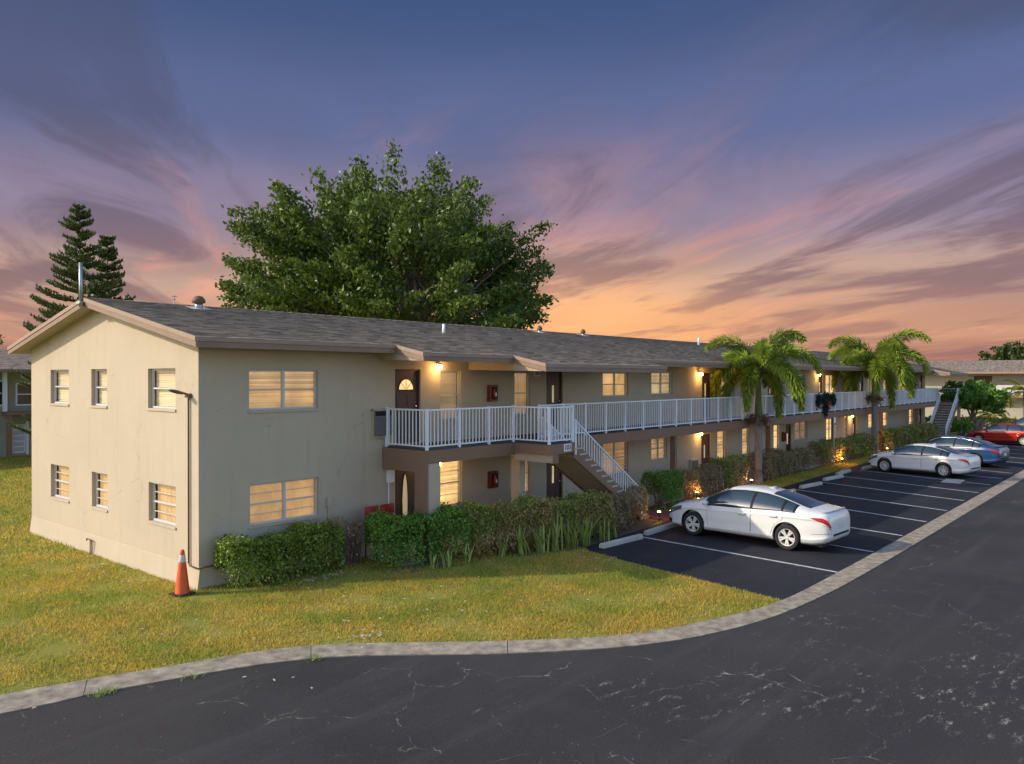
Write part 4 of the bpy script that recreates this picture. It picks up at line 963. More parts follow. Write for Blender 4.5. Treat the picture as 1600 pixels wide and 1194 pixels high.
def sword_plant(x, y, h, n, label):
    e = tag(empty('sword_leaf_plant', (x, y, 0)), label, 'plant', 'sword leaved plants in front of the hedge')
    V = []; F = []
    for k in range(n):
        a = random.uniform(0, 6.28); ln = h * random.uniform(.6, 1.15); sp = random.uniform(.12, .62) * ln; wd = random.uniform(.018, .034)
        d = np.array([math.cos(a), math.sin(a), 0]); sd_ = np.array([-d[1], d[0], 0]); b = np.array([random.gauss(0, .06), random.gauss(0, .06), 0])
        o = len(V); st = 5
        for i in range(st + 1):
            t = i / st; c = b + d * sp * t ** 1.6 + np.array([0, 0, ln * (t - .22 * (sp / ln) * t ** 3)]); ww = wd * (1 - t ** 2.2) * (.7 + .6 * t)
            V += [c - sd_ * ww, c + sd_ * ww + np.array([0, 0, .004])]
        F += [(o + 2 * i, o + 2 * i + 1, o + 2 * i + 3, o + 2 * i + 2) for i in range(st)]
    npmesh('leaves', V, F, 'leaf_sword', e)
SW = [(4.5, -2.45, .42, 7), (4.85, -2.6, .5, 8), (5.5, -2.65, .5, 9), (6.55, -2.85, .62, 14), (7.05, -3.12, .85, 18), (7.5, -3.35, .95, 22), (7.95, -3.5, 1.0, 22), (8.45, -3.7, .95, 22), (8.95, -3.75, .9, 18), (9.7, -3.78, .65, 12), (10.4, -3.75, .55, 10)]
SWL = ['smallest sword leaved tuft at the left foot of the bright hedge', 'second sword leaved tuft from the left, below the bright hedge', 'third sword leaved tuft from the left, before the bright hedge', 'fourth sword leaved clump from the left, where the two hedges meet', 'fifth sword leaved clump from the left along the hedge', 'sixth sword leaved clump from the left, tall and pale', 'seventh sword leaved clump from the left, the tallest one', 'eighth sword leaved clump from the left, beside the tallest', 'ninth sword leaved clump from the left, near the lot corner', 'tenth sword leaved clump from the left, at the asphalt edge', 'rightmost small sword leaved clump at the asphalt edge']
for (x, y, h, n), l in zip(SW, SWL): sword_plant(x, y, h, n, l)

def weed(x, y, label, n=60):
    e = tag(empty('weed_tuft', (x, y, 0)), label, 'weed', 'weeds growing at the kerb joints'); V = []; F = []
    for k in range(n):
        a = random.uniform(0, 6.28); b = np.array([random.gauss(0, .09), random.gauss(0, .05), 0]); l = random.uniform(.05, .16); d = np.array([math.cos(a), math.sin(a), 0]); o = len(V); s_ = np.array([-d[1], d[0], 0]) * .008
        V += [b - s_, b + s_, b + d * l * .8 + np.array([0, 0, l * .7])]; F.append((o, o + 1, o + 2))
    npmesh('blades', V, F, 'leaf_sword', e)
weed(-.9, -5.38, 'small green weed tuft at the kerb joint in the middle of the bend'); weed(-3.7, -4.25, 'low weed patch at the road edge near the left kerb', 90); weed(-2.6, -4.62, 'tiny weed between the two larger weeds along the left kerb', 30)

def broad_tree(name, label, base, top, cz, rx, rzz, nclump, per, leafm, lsize, barkm='bark', trunk_r=.45, flat=1.0, seed=1, stems=1, spray=1.0, fork=.35, group=None, tight=1.0):
    global RNG
    keep = RNG; RNG = np.random.default_rng(seed); rnd = random.Random(seed)
    e = tag(empty(name, base), label, 'tree', group)
    dirs = RNG.normal(0, 1, (nclump * 3, 3)); dirs /= np.linalg.norm(dirs, axis=1, keepdims=True); dirs = dirs[dirs[:, 2] > -.62][:nclump]
    rr = RNG.uniform(.42, 1.0, len(dirs)) ** .6
    lump = 1 + .13 * np.sin(dirs[:, 0] * 5 + dirs[:, 2] * 4 + seed) + .08 * np.sin(dirs[:, 1] * 7 + 2) + RNG.normal(0, .075, len(dirs))
    C = dirs * np.array([rx, rx, rzz]) * (rr * lump)[:, None] + np.array([0, 0, cz])
    br = MB(); th = cz * fork
    for s in range(stems):
        ox, oy = (rnd.gauss(0, .22), rnd.gauss(0, .22)) if stems > 1 else (0, 0)
        br.tube([(ox * .3, oy * .3, -.1), (ox, oy, th * .5), (ox * 1.6, oy * 1.6, th)], [trunk_r * 1.25, trunk_r, trunk_r * .85], 10)
    br.build('trunk', barkm, e, True, fix=False)
    lb = MB()
    nm = 9; mains = []
    for k in range(nm):
        a = 2 * math.pi * k / nm + rnd.uniform(-.3, .3); el = rnd.uniform(.25, 1.3)
        tip = np.array([math.cos(a) * math.cos(el) * rx * .55, math.sin(a) * math.cos(el) * rx * .55, cz + (math.sin(el) - .35) * rzz * .7])
        m = np.array([tip[0] * .35, tip[1] * .35, th + (tip[2] - th) * .5]) + RNG.normal(0, .3 * trunk_r, 3)
        lb.tube([(0, 0, th * .9), m, tip], [trunk_r * .55, trunk_r * .36, trunk_r * .16], 7, False); mains.append((m, tip))
    for c in C:
        j = min(range(nm), key=lambda i: np.linalg.norm(mains[i][1] - c)); m, tip = mains[j]; t0 = rnd.uniform(.2, 1); s0 = m * (1 - t0) + tip * t0
        mid = (s0 + c) / 2 + RNG.normal(0, .18, 3) * rx * .1; mid[2] -= .05 * rx * rnd.random()
        lb.tube([s0, mid, c], [trunk_r * .14, trunk_r * .08, trunk_r * .02], 4, False)
    lb.build('branches', barkm, e, True, fix=False)['kind'] = 'stuff'
    n = len(C) * per; idx = np.repeat(np.arange(len(C)), per)
    out = (C - np.array([0, 0, cz - rzz * .5])); out /= np.linalg.norm(out, axis=1, keepdims=True)
    u = RNG.uniform(-.75, 1.0, n) * spray; rad = RNG.normal(0, 1, (n, 3)) * (.30 * tight * (1.15 - .55 * np.abs(u / spray)) * spray)[:, None]
    rad[:, 2] *= flat
    P = C[idx] + out[idx] * u[:, None] * RNG.uniform(.8, 1.2, len(C))[idx][:, None] + rad
    V, F = leaf_quads(P, lsize, .25, .55, out[idx] * .6)
    npmesh('crown', V, F, leafm, e); RNG = keep
    return e
broad_tree('ficus_tree', 'huge spreading broadleaf tree rising behind the grey roof', (20.2, 17.0, 0), 16.5, 8.8, 7.6, 5.75, 380, 280, 'leaf_ficus', .25, 'bark_pale', .55, .45, 3, spray=1.5, tight=.78)
broad_tree('round_tree', 'small round crowned multi stem tree by the far stairs', (61.4, -3.5, 0), 4.6, 2.85, 1.8, 1.15, 210, 100, 'leaf_bright', .26, 'bark_pale', .16, .8, 5, stems=3, spray=.45, fork=.45)
broad_tree('far_tree', 'rounded tree crown showing above the far right roof', (135, 2.0, 0), 9, 6.0, 6.5, 3.4, 120, 60, 'leaf_dark', .7, 'bark', .4, .8, 6, spray=1.2, group='trees beyond the far roofs')
broad_tree('far_tree', 'tree top at the right edge above the far roof', (150, -6.5, 0), 9, 6.4, 4, 3.2, 80, 60, 'leaf_dark', .7, 'bark', .4, .8, 8, spray=1.2, group='trees beyond the far roofs')
broad_tree('far_tree', 'dark tree top behind the roof at far left', (9.5, 62, 0), 9, 6.8, 4, 3.2, 90, 60, 'leaf_dark', .5, 'bark', .4, .8, 9, spray=1.1, group='trees beyond the far roofs')

def pine(label, base, h, rmax, seed):
    rnd = random.Random(seed); e = tag(empty('norfolk_pine', base), label, 'tree', 'tiered pine trees behind the gable')
    MB().tube([(0, 0, -.1), (0, 0, h * .5), (0, 0, h)], [.2, .12, .015], 8).build('trunk', 'bark', e, True)
    V = []; F = []; br = MB(); z = 1.6
    while z < h - .1:
        f = 1 - z / h; ln = min(rmax * 1.75 * f + .10, rmax); nb = 5; a0 = rnd.uniform(0, 6.28)
        for k in range(nb):
            a = a0 + 6.283 * k / nb + rnd.uniform(-.35, .35); l = ln * rnd.uniform(.55, 1.25); zo = rnd.uniform(-.16, .16); dr_ = rnd.uniform(-.16, .06); d = np.array([math.cos(a), math.sin(a), 0]); sdv = np.array([-d[1], d[0], 0])
            ax = lambda t: np.array([0, 0, z + zo]) + d * l * t + np.array([0, 0, l * (.20 * t * t + dr_ * t + .12 * t ** 3)])
            br.tube([ax(0), ax(.5), ax(1)], [.03, .02, .008], 4, False)
            nlet = max(4, int(l / .16))
            for q in range(nlet + 1):
                t = .18 + .82 * q / nlet; p = ax(t); bl = (.16 + .42 * (1 - abs(t - .55) * 1.3)) * min(1, .45 + l / 2.6)
                for s in ((-1, 1) if q < nlet else (0,)):
                    dv = (sdv * s * .8 + d * .75 + np.array([0, 0, .42 + rnd.uniform(-.1, .2)])); dv /= np.linalg.norm(dv)
                    u1 = np.cross(dv, [0, 0, 1.0]); u1 /= np.linalg.norm(u1); u2 = np.cross(dv, u1); r = .06
                    for w_ in range(8):
                        tt = w_ / 7; c = p + dv * bl * tt; th = w_ * 2.4 + rnd.random()
                        sidev = u1 * math.cos(th) + u2 * math.sin(th); o = len(V)
                        V += [c - dv * .03, c + dv * .09, c + dv * .10 + sidev * r * 1.9 + np.array([0, 0, .02])]
                        F.append((o, o + 1, o + 2))
                        o = len(V); V += [c - sidev * .05, c + sidev * .05, c + dv * (bl / 7 + .08)]; F.append((o, o + 1, o + 2))
        z += .30 + .26 * f
    br.build('branches', 'bark', e, False, fix=False)['kind'] = 'stuff'; npmesh('needles', V, F, 'leaf_pine', e)
pine('taller tiered pine behind the left end of the roof', (6.9, 24.0, 0), 12.7, 2.2, 11)
pine('slimmer shorter pine just right of the taller pine', (8.75, 25.4, 0), 11.5, 1.5, 12)

def palm(label, base, hshaft, htrunk, nfr, flen, seed, tr=.15, leafm='leaf_palm', group='feathery palms along the beds', width=.40, step=80, ring=5, droopk=1.0, dead=True):
    rnd = random.Random(seed); rn = np.random.default_rng(seed); e = tag(empty('palm_tree', base), label, 'palm', group)
    prof = [(tr * 1.45, -.05), (tr * 1.25, .15), (tr * 1.05, .6)]
    zz = .6
    while zz < htrunk: prof += [(tr * (1.0 + .10 * math.sin(zz)), zz), (tr * 1.06, zz + .02)]; zz += .16
    prof += [(tr * .95, htrunk)]
    MB().lathe(prof, (0, 0, 0), 14).build('trunk', 'palm_trunk', e, True)
    MB().lathe([(tr * 1.02, htrunk - .01), (tr * 1.1, htrunk + .1), (tr * .8, (htrunk + hshaft) / 2), (tr * .5, hshaft), (.03, hshaft + .1)], (0, 0, 0), 12).build('crownshaft', 'crownshaft', e, True)
    if dead:
        V = []; F = []
        for k in range(220):
            a = rnd.uniform(0, 6.28); r = tr + abs(rnd.gauss(0, .16)); zc = htrunk - .05 + rnd.gauss(0, .12); o = len(V); c = np.array([math.cos(a) * r, math.sin(a) * r, zc])
            V += [c, c + rn.normal(0, .05, 3), c + np.array([math.cos(a) * .12, math.sin(a) * .12, -.18]) + rn.normal(0, .04, 3)]; F.append((o, o + 1, o + 2))
        tag(npmesh('fruit_stalks', V, F, 'dry_frond', e), None, None, None, 'stuff')
    for k in range(nfr):
        a = 2.4 * k + rnd.uniform(-.25, .25); lvl = k / (nfr - 1)                     # 0 = oldest, hanging; 1 = newest, upright
        el = R(8 + 70 * lvl ** 1.15) + rnd.uniform(-.08, .08); L_ = flen * rnd.uniform(.9, 1.08) * (.88 + .12 * lvl)
        d = np.array([math.cos(a), math.sin(a), 0]); droop = (2.0 - .55 * lvl) * droopk
        pts = []; p = np.array([0, 0, hshaft - .05]); n = 22; ang = el
        for i in range(n + 1):
            pts.append(p.copy()); p = p + (d * math.cos(ang) + np.array([0, 0, math.sin(ang)])) * L_ / n; ang -= droop * 1.5 / n * (.5 + 1.1 * i / n)
            ang = max(ang, -1.5)
        pts = np.array(pts); V = []; F = []; sdv = np.array([-d[1], d[0], 0])
        for i in range(step):
            t = .16 + .84 * i / step; q = t * n; j = min(int(q), n - 1); fr = q - j; c = pts[j] * (1 - fr) + pts[j + 1] * fr
            tg = pts[j + 1] - pts[j]; tg /= np.linalg.norm(tg); nr = np.cross(sdv, tg); ll = width * (1 - .55 * max(0, t - .55) / .45) * (.55 + .45 * min(1, (t - .16) / .2))
            for m in range(ring):
                th = 6.283 * m / ring + i * .55 + rnd.uniform(-.3, .3) if ring > 2 else (0.25 if m == 0 else math.pi - .25) + rnd.uniform(-.1, .1)
                dv = (sdv * math.cos(th) + nr * math.sin(th)) * .85 + tg * .62 + np.array([0, 0, -.22]); dv /= np.linalg.norm(dv)
                wv = np.cross(dv, tg); wv /= np.linalg.norm(wv) + 1e-9; l = ll * rnd.uniform(.8, 1.15); w2 = .03 * rnd.uniform(.8, 1.25) * (width / .45)
                o = len(V); mid = c + dv * l * .5 + np.array([0, 0, -.01]); V += [c, mid - wv * w2, c + dv * l + np.array([0, 0, -.06 * l / .4]), mid + wv * w2]; F.append((o, o + 1, o + 2, o + 3))
        fo = npmesh('frond', V, F, leafm, e)
        MB().tube([tuple(x) for x in pts[::3]], [.03 * (1 - .8 * i / 8) for i in range(len(pts[::3]))], 5, False).build('rachis', 'crownshaft', fo, True, fix=False)
palm('nearer feathery palm standing on the grass strip', (24.0, -2.15, 0), 4.75, 2.85, 16, 3.2, 21, width=.55, step=78, ring=4)
palm('farther feathery palm beside the second white car', (41.0, -2.05, 0), 5.2, 3.4, 16, 3.9, 24, .17, width=.66, step=78, ring=4)
palm('small slender palm by the far driveway at right edge', (71, -5.6, 0), 3.3, 2.5, 13, 2.4, 25, .09, 'leaf_yellow', 'slim palms by the far driveway', .5, 50, 2, .8, False)
palm('leaning slim palm clump behind the small round tree', (73, -3.0, 0), 1.2, .7, 12, 2.2, 28, .08, 'leaf_yellow', 'slim palms by the far driveway', .5, 50, 2, .8, False)

# ------------------------------------------------------------------ garland, sign post
def garland():
    e = tag(empty('christmas_garland', (33.6, RY - .06, 2.72)), 'dark green christmas garland with red bow hung on balcony railing', 'garland')
    def tuft(name, x, z, rx, rz_, n):
        C = RNG.normal(0, .5, (n, 3)) * np.array([rx, .09, rz_]) + np.array([x, -.06, z]); V, F = leaf_quads(C, .14, -.2, .35); npmesh(name, V, F, 'garland_leaf', e)['kind'] = 'stuff'
    tuft('swag', -1.15, .62, .22, .34, 420); tuft('swag', -.62, .66, .42, .18, 380); tuft('swag', 0, .72, .42, .26, 520); tuft('swag', .62, .66, .42, .18, 380); tuft('swag', 1.15, .66, .24, .32, 420); tuft('drop', 0, .28, .30, .40, 620)
    b = MB()
    for s in (-1, 1): b.tube([(0, -.2, .45), (s * .18, -.22, .56), (s * .2, -.22, .38), (0, -.2, .45), (s * .12, -.21, .15)], [.02, .05, .05, .02, .03], 6)
    b.build('bow', 'sign_red', e, True)
garland()
def sign_post():
    e = tag(empty('sign_post', (33.1, -2.3, 0)), 'thin post with small white sign and red lettered strip in front of hedge', 'sign')
    MB().tube([(0, 0, 0), (0, 0, 2.45)], .03, 8).build('post', 'steel', e)
    MB().box(-.15, .15, -.05, -.035, 2.2, 2.5).build('top_sign', 'sign_white', e)
    s = MB().box(-.14, .14, -.05, -.035, 1.45, 2.1).build('strip_sign', 'sign_white', e)
    for k in range(6): MB().box(-.10, .10 - .05 * (k % 2), -.054, -.0505, 1.5 + k * .1, 1.56 + k * .1).build('red_mark', 'sign_red', s)
sign_post()
# ------------------------------------------------------------------ cars
def paint(name, col, rough=.28, metal=0.0):
    return mat(name, col, rough, .5, metal, coat=.7, noise=.12, nscale=2, col2=tuple(c * .9 for c in col))
paint('paint_white', (.74, .735, .72)); paint('paint_white_b', (.76, .75, .73)); paint('paint_blue', (.014, .055, .15), .3, 0); paint('paint_red', (.36, .014, .012), .3, .2); paint('paint_navy', (.015, .022, .045), .3, .2); paint('paint_silver', (.42, .43, .43), .35, .5)
mat('car_glass', (.022, .04, .05), .02, 1.0, coat=.8); mat('tyre', (.028, .027, .027), .8, .2, noise=.5, nscale=30, col2=(.045, .043, .04)); mat('rim', (.72, .71, .69), .38, .5, .35)
mat('tail_red', (.40, .010, .012), .12, .6, emit=(1, .03, .02), estr=.05); mat('head_lens', (.10, .11, .12), .05, .8); mat('plate_white', (.62, .63, .60), .5, .3)

SEDAN = dict(L=4.85, ra=1.06, fa=3.86, wr=.335, W=.93,
    top=[(0, .76), (.02, .90), (.06, 1.0), (.12, 1.055), (.28, 1.08), (.50, 1.10), (.70, 1.145), (1.1, 1.275), (1.5, 1.385), (1.9, 1.455), (2.35, 1.475), (2.75, 1.45), (3.0, 1.39), (3.3, 1.25), (3.6, 1.10), (3.8, 1.005), (4.1, .95), (4.4, .875), (4.65, .77), (4.78, .67), (4.85, .53)],
    belt=[(0, .66), (.05, .86), (.2, .955), (.6, .985), (1.1, .985), (2, .945), (3, .91), (3.6, .90), (4.1, .84), (4.5, .74), (4.75, .60), (4.85, .46)],
    bot=[(0, .42), (.05, .33), (.2, .25), (.5, .20), (4.3, .19), (4.65, .21), (4.8, .27), (4.85, .34)],
    wid=[(0, .58), (.02, .65), (.06, .72), (.15, .785), (.35, .855), (.7, .91), (1.2, .93), (3.7, .93), (4.1, .91), (4.4, .865), (4.6, .80), (4.75, .70), (4.82, .60), (4.85, .50)],
    ws=(2.93, 3.74), rw=(.58, 1.62), sg=[(2.10, 3.42), (1.22, 2.02), (.90, 1.15)], doors=[(2.08, 3.38), (1.18, 2.06)], spokes='double')
COROLLA = dict(SEDAN, L=4.64, spokes='ten')
ALTIMA = dict(SEDAN, L=4.88, spokes='ten')
SUV = dict(L=4.7, ra=.98, fa=3.72, wr=.36, W=.95,
    top=[(0, .9), (.02, 1.1), (.08, 1.25), (.2, 1.5), (.45, 1.64), (1.0, 1.70), (1.8, 1.72), (2.3, 1.69), (2.65, 1.58), (3.1, 1.30), (3.4, 1.13), (3.8, 1.08), (4.2, 1.02), (4.5, .92), (4.63, .80), (4.7, .6)],
    belt=[(0, .8), (.05, 1.0), (.3, 1.08), (1, 1.08), (2, 1.05), (3.3, 1.03), (3.9, .98), (4.4, .86), (4.62, .7), (4.7, .5)],
    bot=[(0, .45), (.1, .33), (.5, .26), (4.2, .26), (4.6, .32), (4.7, .4)],
    wid=[(0, .72), (.03, .78), (.12, .85), (.4, .92), (1, .95), (3.6, .95), (4.1, .92), (4.45, .84), (4.6, .74), (4.7, .58)],
    ws=(2.5, 3.36), rw=(.06, .3), sg=[(1.95, 3.05), (1.1, 1.87), (.42, 1.02)], doors=[(1.92, 3.1), (1.0, 1.9)], spokes='ten')

def smooth_fn(pts, k=.05):
    xs = np.array([p[0] for p in pts]); ys = np.array([p[1] for p in pts])
    d = np.diff(ys) / np.diff(xs); m = np.zeros(len(xs)); m[0] = d[0]; m[-1] = d[-1]
    for i in range(1, len(xs) - 1):
        m[i] = 0 if d[i - 1] * d[i] <= 0 else 2 * d[i - 1] * d[i] / (d[i - 1] + d[i])
    def f(x):
        x = min(max(x, xs[0]), xs[-1]); i = min(max(np.searchsorted(xs, x) - 1, 0), len(xs) - 2); h = xs[i + 1] - xs[i]; t = (x - xs[i]) / h
        return (2 * t ** 3 - 3 * t * t + 1) * ys[i] + (t ** 3 - 2 * t * t + t) * h * m[i] + (-2 * t ** 3 + 3 * t * t) * ys[i + 1] + (t ** 3 - t * t) * h * m[i + 1]
    return f
LOWB = [(0, .962), (.08, .982), (.15, .999), (.185, .986), (.30, .988), (.45, .992), (.60, .985), (.74, .985), (.80, 1.0), (.85, .985), (.93, .95), (1.0, .84)]
lowf = smooth_fn(LOWB)

def make_car(name, label, prof, pm, loc, heading, chrome=False):
    e = tag(empty(name, loc, heading), label, 'car', 'cars parked in the bays')
    top, belt, bot, wid = (smooth_fn(prof[k]) for k in ('top', 'belt', 'bot', 'wid')); L0 = prof['top'][-1][0]
    def S(x, s, side=1, off=0.0):
        """surface point: s in [0,1] belt to roof centre, s in [-1,0] belt down to sill"""
        zb, zt, zl, w0 = belt(x), top(x), bot(x), wid(x)
        if s >= 0:
            a = s * math.pi / 2; h = zt - zb; y = w0 * lowf(0) * (max(math.cos(a), 0) ** .52) * (1 - min(.42, .46 * h / .53) * math.sin(a) ** 1.3 * .62); z = zb + h * (math.sin(a) ** .92)
        else:
            b = -s; y = w0 * lowf(b); z = zb + (zl - zb) * b
        return np.array([x, y * side, z])
    def N_(x, s, side):
        ds = .01; dx = .01
        a = S(x + dx, s, side) - S(x - dx, s, side); b = S(x, min(s + ds, 1), side) - S(x, max(s - ds, -1), side)
        n = np.cross(a, b); n = n / (np.linalg.norm(n) + 1e-9)
        c = S(x, s, side); 
        if n[1] * side < -.05 or (abs(n[1]) <= .05 and n[2] < 0): n = -n
        return n
    # ---- body shell
    xs = np.unique(np.concatenate([np.linspace(0, .25, 10), np.linspace(.25, L0 - .35, 60), np.linspace(L0 - .35, L0, 14)]))
    ss = list(np.linspace(1, 0, 16)) + [-b for b in (.04, .08, .12, .15, .167, .185, .22, .27, .33, .40, .47, .54, .61, .68, .74, .78, .80, .825, .85, .89, .93, .97, 1.0)]
    V = []; F = []; ring = 2 * len(ss) - 1
    for x in xs:
        r = [S(x, s, 1) for s in ss[::-1]] + [S(x, s, -1) for s in ss[1:]]
        V += [tuple(p) for p in r]
    for i in range(len(xs) - 1):
        for k in range(ring): F.append((i * ring + k, i * ring + (k + 1) % ring, (i + 1) * ring + (k + 1) % ring, (i + 1) * ring + k))
    F += [tuple(range(ring))[::-1], tuple(range((len(xs) - 1) * ring, len(xs) * ring))]
    mb = MB(); mb.v = V; mb.f = F; body = mb.build('body', pm, e, True)
    bm = bmesh.new(); bm.from_mesh(body.data); bmesh.ops.remove_doubles(bm, verts=bm.verts[:], dist=.0004); bmesh.ops.recalc_face_normals(bm, faces=bm.faces[:]); bm.to_mesh(body.data); bm.free()
    cutters = []
    ar = prof['wr'] + .05
    for ax in (prof['ra'], prof['fa']):
        for s in (-1, 1):
            c = MB(); c.lathe([(ar, .0), (ar, .6)], (0, 0, 0), 40, axis=1, cap=True); o = c.build('cutter', pm, None)
            o.location = (ax, .62 if s > 0 else -1.22, prof['wr'] + .02); cutters.append(o)
            md = body.modifiers.new('arch', 'BOOLEAN'); md.operation = 'DIFFERENCE'; md.object = o; md.solver = 'EXACT'
    e.matrix_world = Matrix.Identity(4); bpy.context.view_layer.update()
    dg = bpy.context.evaluated_depsgraph_get(); nm = bpy.data.meshes.new_from_object(body.evaluated_get(dg)); body.modifiers.clear(); body.data = nm
    for o in cutters: bpy.data.objects.remove(o)
    nm.polygons.foreach_set('use_smooth', [True] * len(nm.polygons))
    try: nm.set_sharp_from_angle(angle=R(38))
    except Exception: pass
    # ---- patches on the shell
    def patch(name, mp, m, parent, side, nu=14, nv=6, off=.004, thick=False):
        V = []
        for i in range(nu + 1):
            for j in range(nv + 1):
                x, s = mp(i / nu, j / nv); V.append(tuple(S(x, s, side) + N_(x, s, side) * off))
        F = [(i * (nv + 1) + j, (i + 1) * (nv + 1) + j, (i + 1) * (nv + 1) + j + 1, i * (nv + 1) + j + 1) for i in range(nu) for j in range(nv)]
        q = MB(); q.v = V; q.f = F; return q.build(name, m, parent, True)
    def lerp(a, b, t): return a + (b - a) * t
    for side in (-1, 1):
        for di, (d0, d1) in enumerate(prof['doors']):
            rear = di == 1
            lo_x = lambda v: max(d0, prof['ra'] + math.sqrt(max(0, (ar + .05) ** 2 - max(0, (1 - v) * .0) ** 2)) * 0) if not rear else None
            def mp(u, v, g=0.0, d0=d0, d1=d1, rear=rear):
                s = -.86 + (.0 - -.86) * v
                z = S(d0, s, 1)[2]; xa = d0
                if rear:
                    dz = z - (prof['wr'] + .02); q = ar + .045
                    if abs(dz) < q: xa = max(d0, prof['ra'] + math.sqrt(q * q - dz * dz))
                xb = d1 - (.10 * max(0, -.55 - s) if not rear else 0)
                return lerp(xa - g, xb + g, u), max(-.97, s - (g * 1.4 if v == 0 else 0))
            patch('door_gap', lambda u, v: mp(u, v, .008), 'black', body, side, 16, 10, .0015)
            dr = patch('door', mp, pm, e, side, 16, 10, .0045)
            hx = d0 + .16; p = S(hx, -.16, side)
            MB().box(p[0] - .02, p[0] + .19, min(p[1], p[1] + side * .045), max(p[1], p[1] + side * .045), p[2] - .018, p[2] + .018).build('handle', 'chrome' if chrome else pm, dr, True, bevel=.009)
        for gi, (g0, g1) in enumerate(prof['sg']):
            def mg_(u, v, g0=g0, g1=g1, gi=gi):
                x = lerp(g0, g1, u)
                return x, lerp(.05, .60, v)
            patch('side_window', mg_, 'car_glass', e, side, 24, 12, .009)
        # window surround
        a, b = prof['sg'][-1][0] - .06, prof['sg'][0][1] + .06
        patch('window_trim', lambda u, v: (lerp(a, b, u), lerp(.02, .645, v)), 'black', body, side, 60, 14, .005)
        if chrome:
            c = MB(); c.tube([tuple(S(lerp(a, b, t), .655, side) + N_(lerp(a, b, t), .655, side) * .006) for t in np.linspace(0, 1, 24)], .013, 6); c.build('chrome_strip', 'chrome', body, True)
        # lamps
        L1_ = L0 - .05
        patch('tail_light', lambda u, v: (lerp(.012, .44, u), lerp(-.26 + .16 * u, -.02 - .06 * u, v)), 'tail_red', e, side, 12, 5, .006)
        patch('headlight', lambda u, v: (lerp(L0 - .62, L0 - .07, u), lerp(-.16 - .14 * u, .02, v)), 'head_lens', e, side, 12, 4, .006)
        patch('fog_recess', lambda u, v: (lerp(L0 - .24, L0 - .05, u), lerp(-.86, -.60, v)), 'black', body, side, 6, 4, .004)
        # mirror
        p = S(prof['sg'][0][1] - .06, .03, side)
        mm = MB(); mm.lathe([(.01, -.10), (.07, -.085), (.085, 0), (.07, .085), (.01, .10)], (0, 0, 0), 12); mm.v = [(p[0] + .02 - v[0] * .75, p[1] + side * .12 + v[2] * 1.05, p[2] + .07 + v[1] * .8) for v in mm.v]
        mi = mm.build('side_mirror', pm, e, True); MB().tube([(p[0], p[1] - side * .02, p[2] + .01), (p[0] + .01, p[1] + side * .08, p[2] + .04)], .022, 6).build('mirror_arm', 'black', mi)
    # windscreens (one sheet across both sides)
    def screen(name, x0, x1, s0):
        V = []; nu, nv = 14, 12
        for i in range(nu + 1):
            x = lerp(x0, x1, i / nu)
            row = [(lerp(s0, 1, j / nv), 1) for j in range(nv)] + [(1, 1)] + [(lerp(s0, 1, j / nv), -1) for j in range(nv - 1, -1, -1)]
            for s, sd_ in row: V.append(tuple(S(x, s, sd_) + N_(x, min(s, .985), sd_) * .006))
        w_ = 2 * nv + 1
        F = [(i * w_ + j, (i + 1) * w_ + j, (i + 1) * w_ + j + 1, i * w_ + j + 1) for i in range(nu) for j in range(w_ - 1)]
        q = MB(); q.v = V; q.f = F; return q.build(name, 'car_glass', e, True)
    screen('windscreen', *prof['ws'], .74); screen('rear_window', *prof['rw'], .70)
    # grille, plate, bumper gap
    zg = bot(L0) ; 
    MB().box(L0 - .03, L0 + .012, -.42, .42, .40, .52).build('grille', 'black', e, bevel=.01); 
    MB().box(-.012, .02, -.16, .16, .60, .74).build('licence_plate', 'plate_white', e); MB().box(-.006, .1, -.5, .5, .44, .50).build('rear_valance', 'black', e, bevel=.01)
    MB().box(.20, L0 - .25, -.70, .70, .17, .30).build('underbody', 'black', e)
    if prof is not SUV:
        sp = MB(); n = 14; vs = []
        for i in range(n + 1):
            y = -.66 + 1.32 * i / n; xx = .075 + .10 * (abs(y) / .66) ** 2.5; z = 1.056 - .03 * (abs(y) / .66) ** 3
            vs += [(xx + .11, y, z + .005), (xx - .02, y, z + .035), (xx - .02, y, z + .018)]
        sp.add(vs, [f for i in range(n) for f in ((3 * i, 3 * i + 1, 3 * i + 4, 3 * i + 3), (3 * i + 1, 3 * i + 2, 3 * i + 5, 3 * i + 4))]); sp.build('boot_lip', pm, body, True)
        MB().add([(1.72, 0, 1.42), (1.98, -.035, 1.458), (1.98, .035, 1.458), (1.80, 0, 1.53), (1.74, 0, 1.525)], [(0, 1, 3, 4), (0, 4, 3, 2), (1, 2, 3)]).build('antenna_fin', pm, body, True)
    # boot seam, bumper seam
    for zz in (-.30, -.62):
        for side in (-1, 1):
            c = MB(); c.tube([tuple(S(x, zz, side) + N_(x, zz, side) * .001) for x in np.linspace(.004, .42 if zz < -.5 else .16, 10)], .004, 5, False); c.build('panel_seam', 'black', body)
    # wheels
    wr = prof['wr']; proto = None
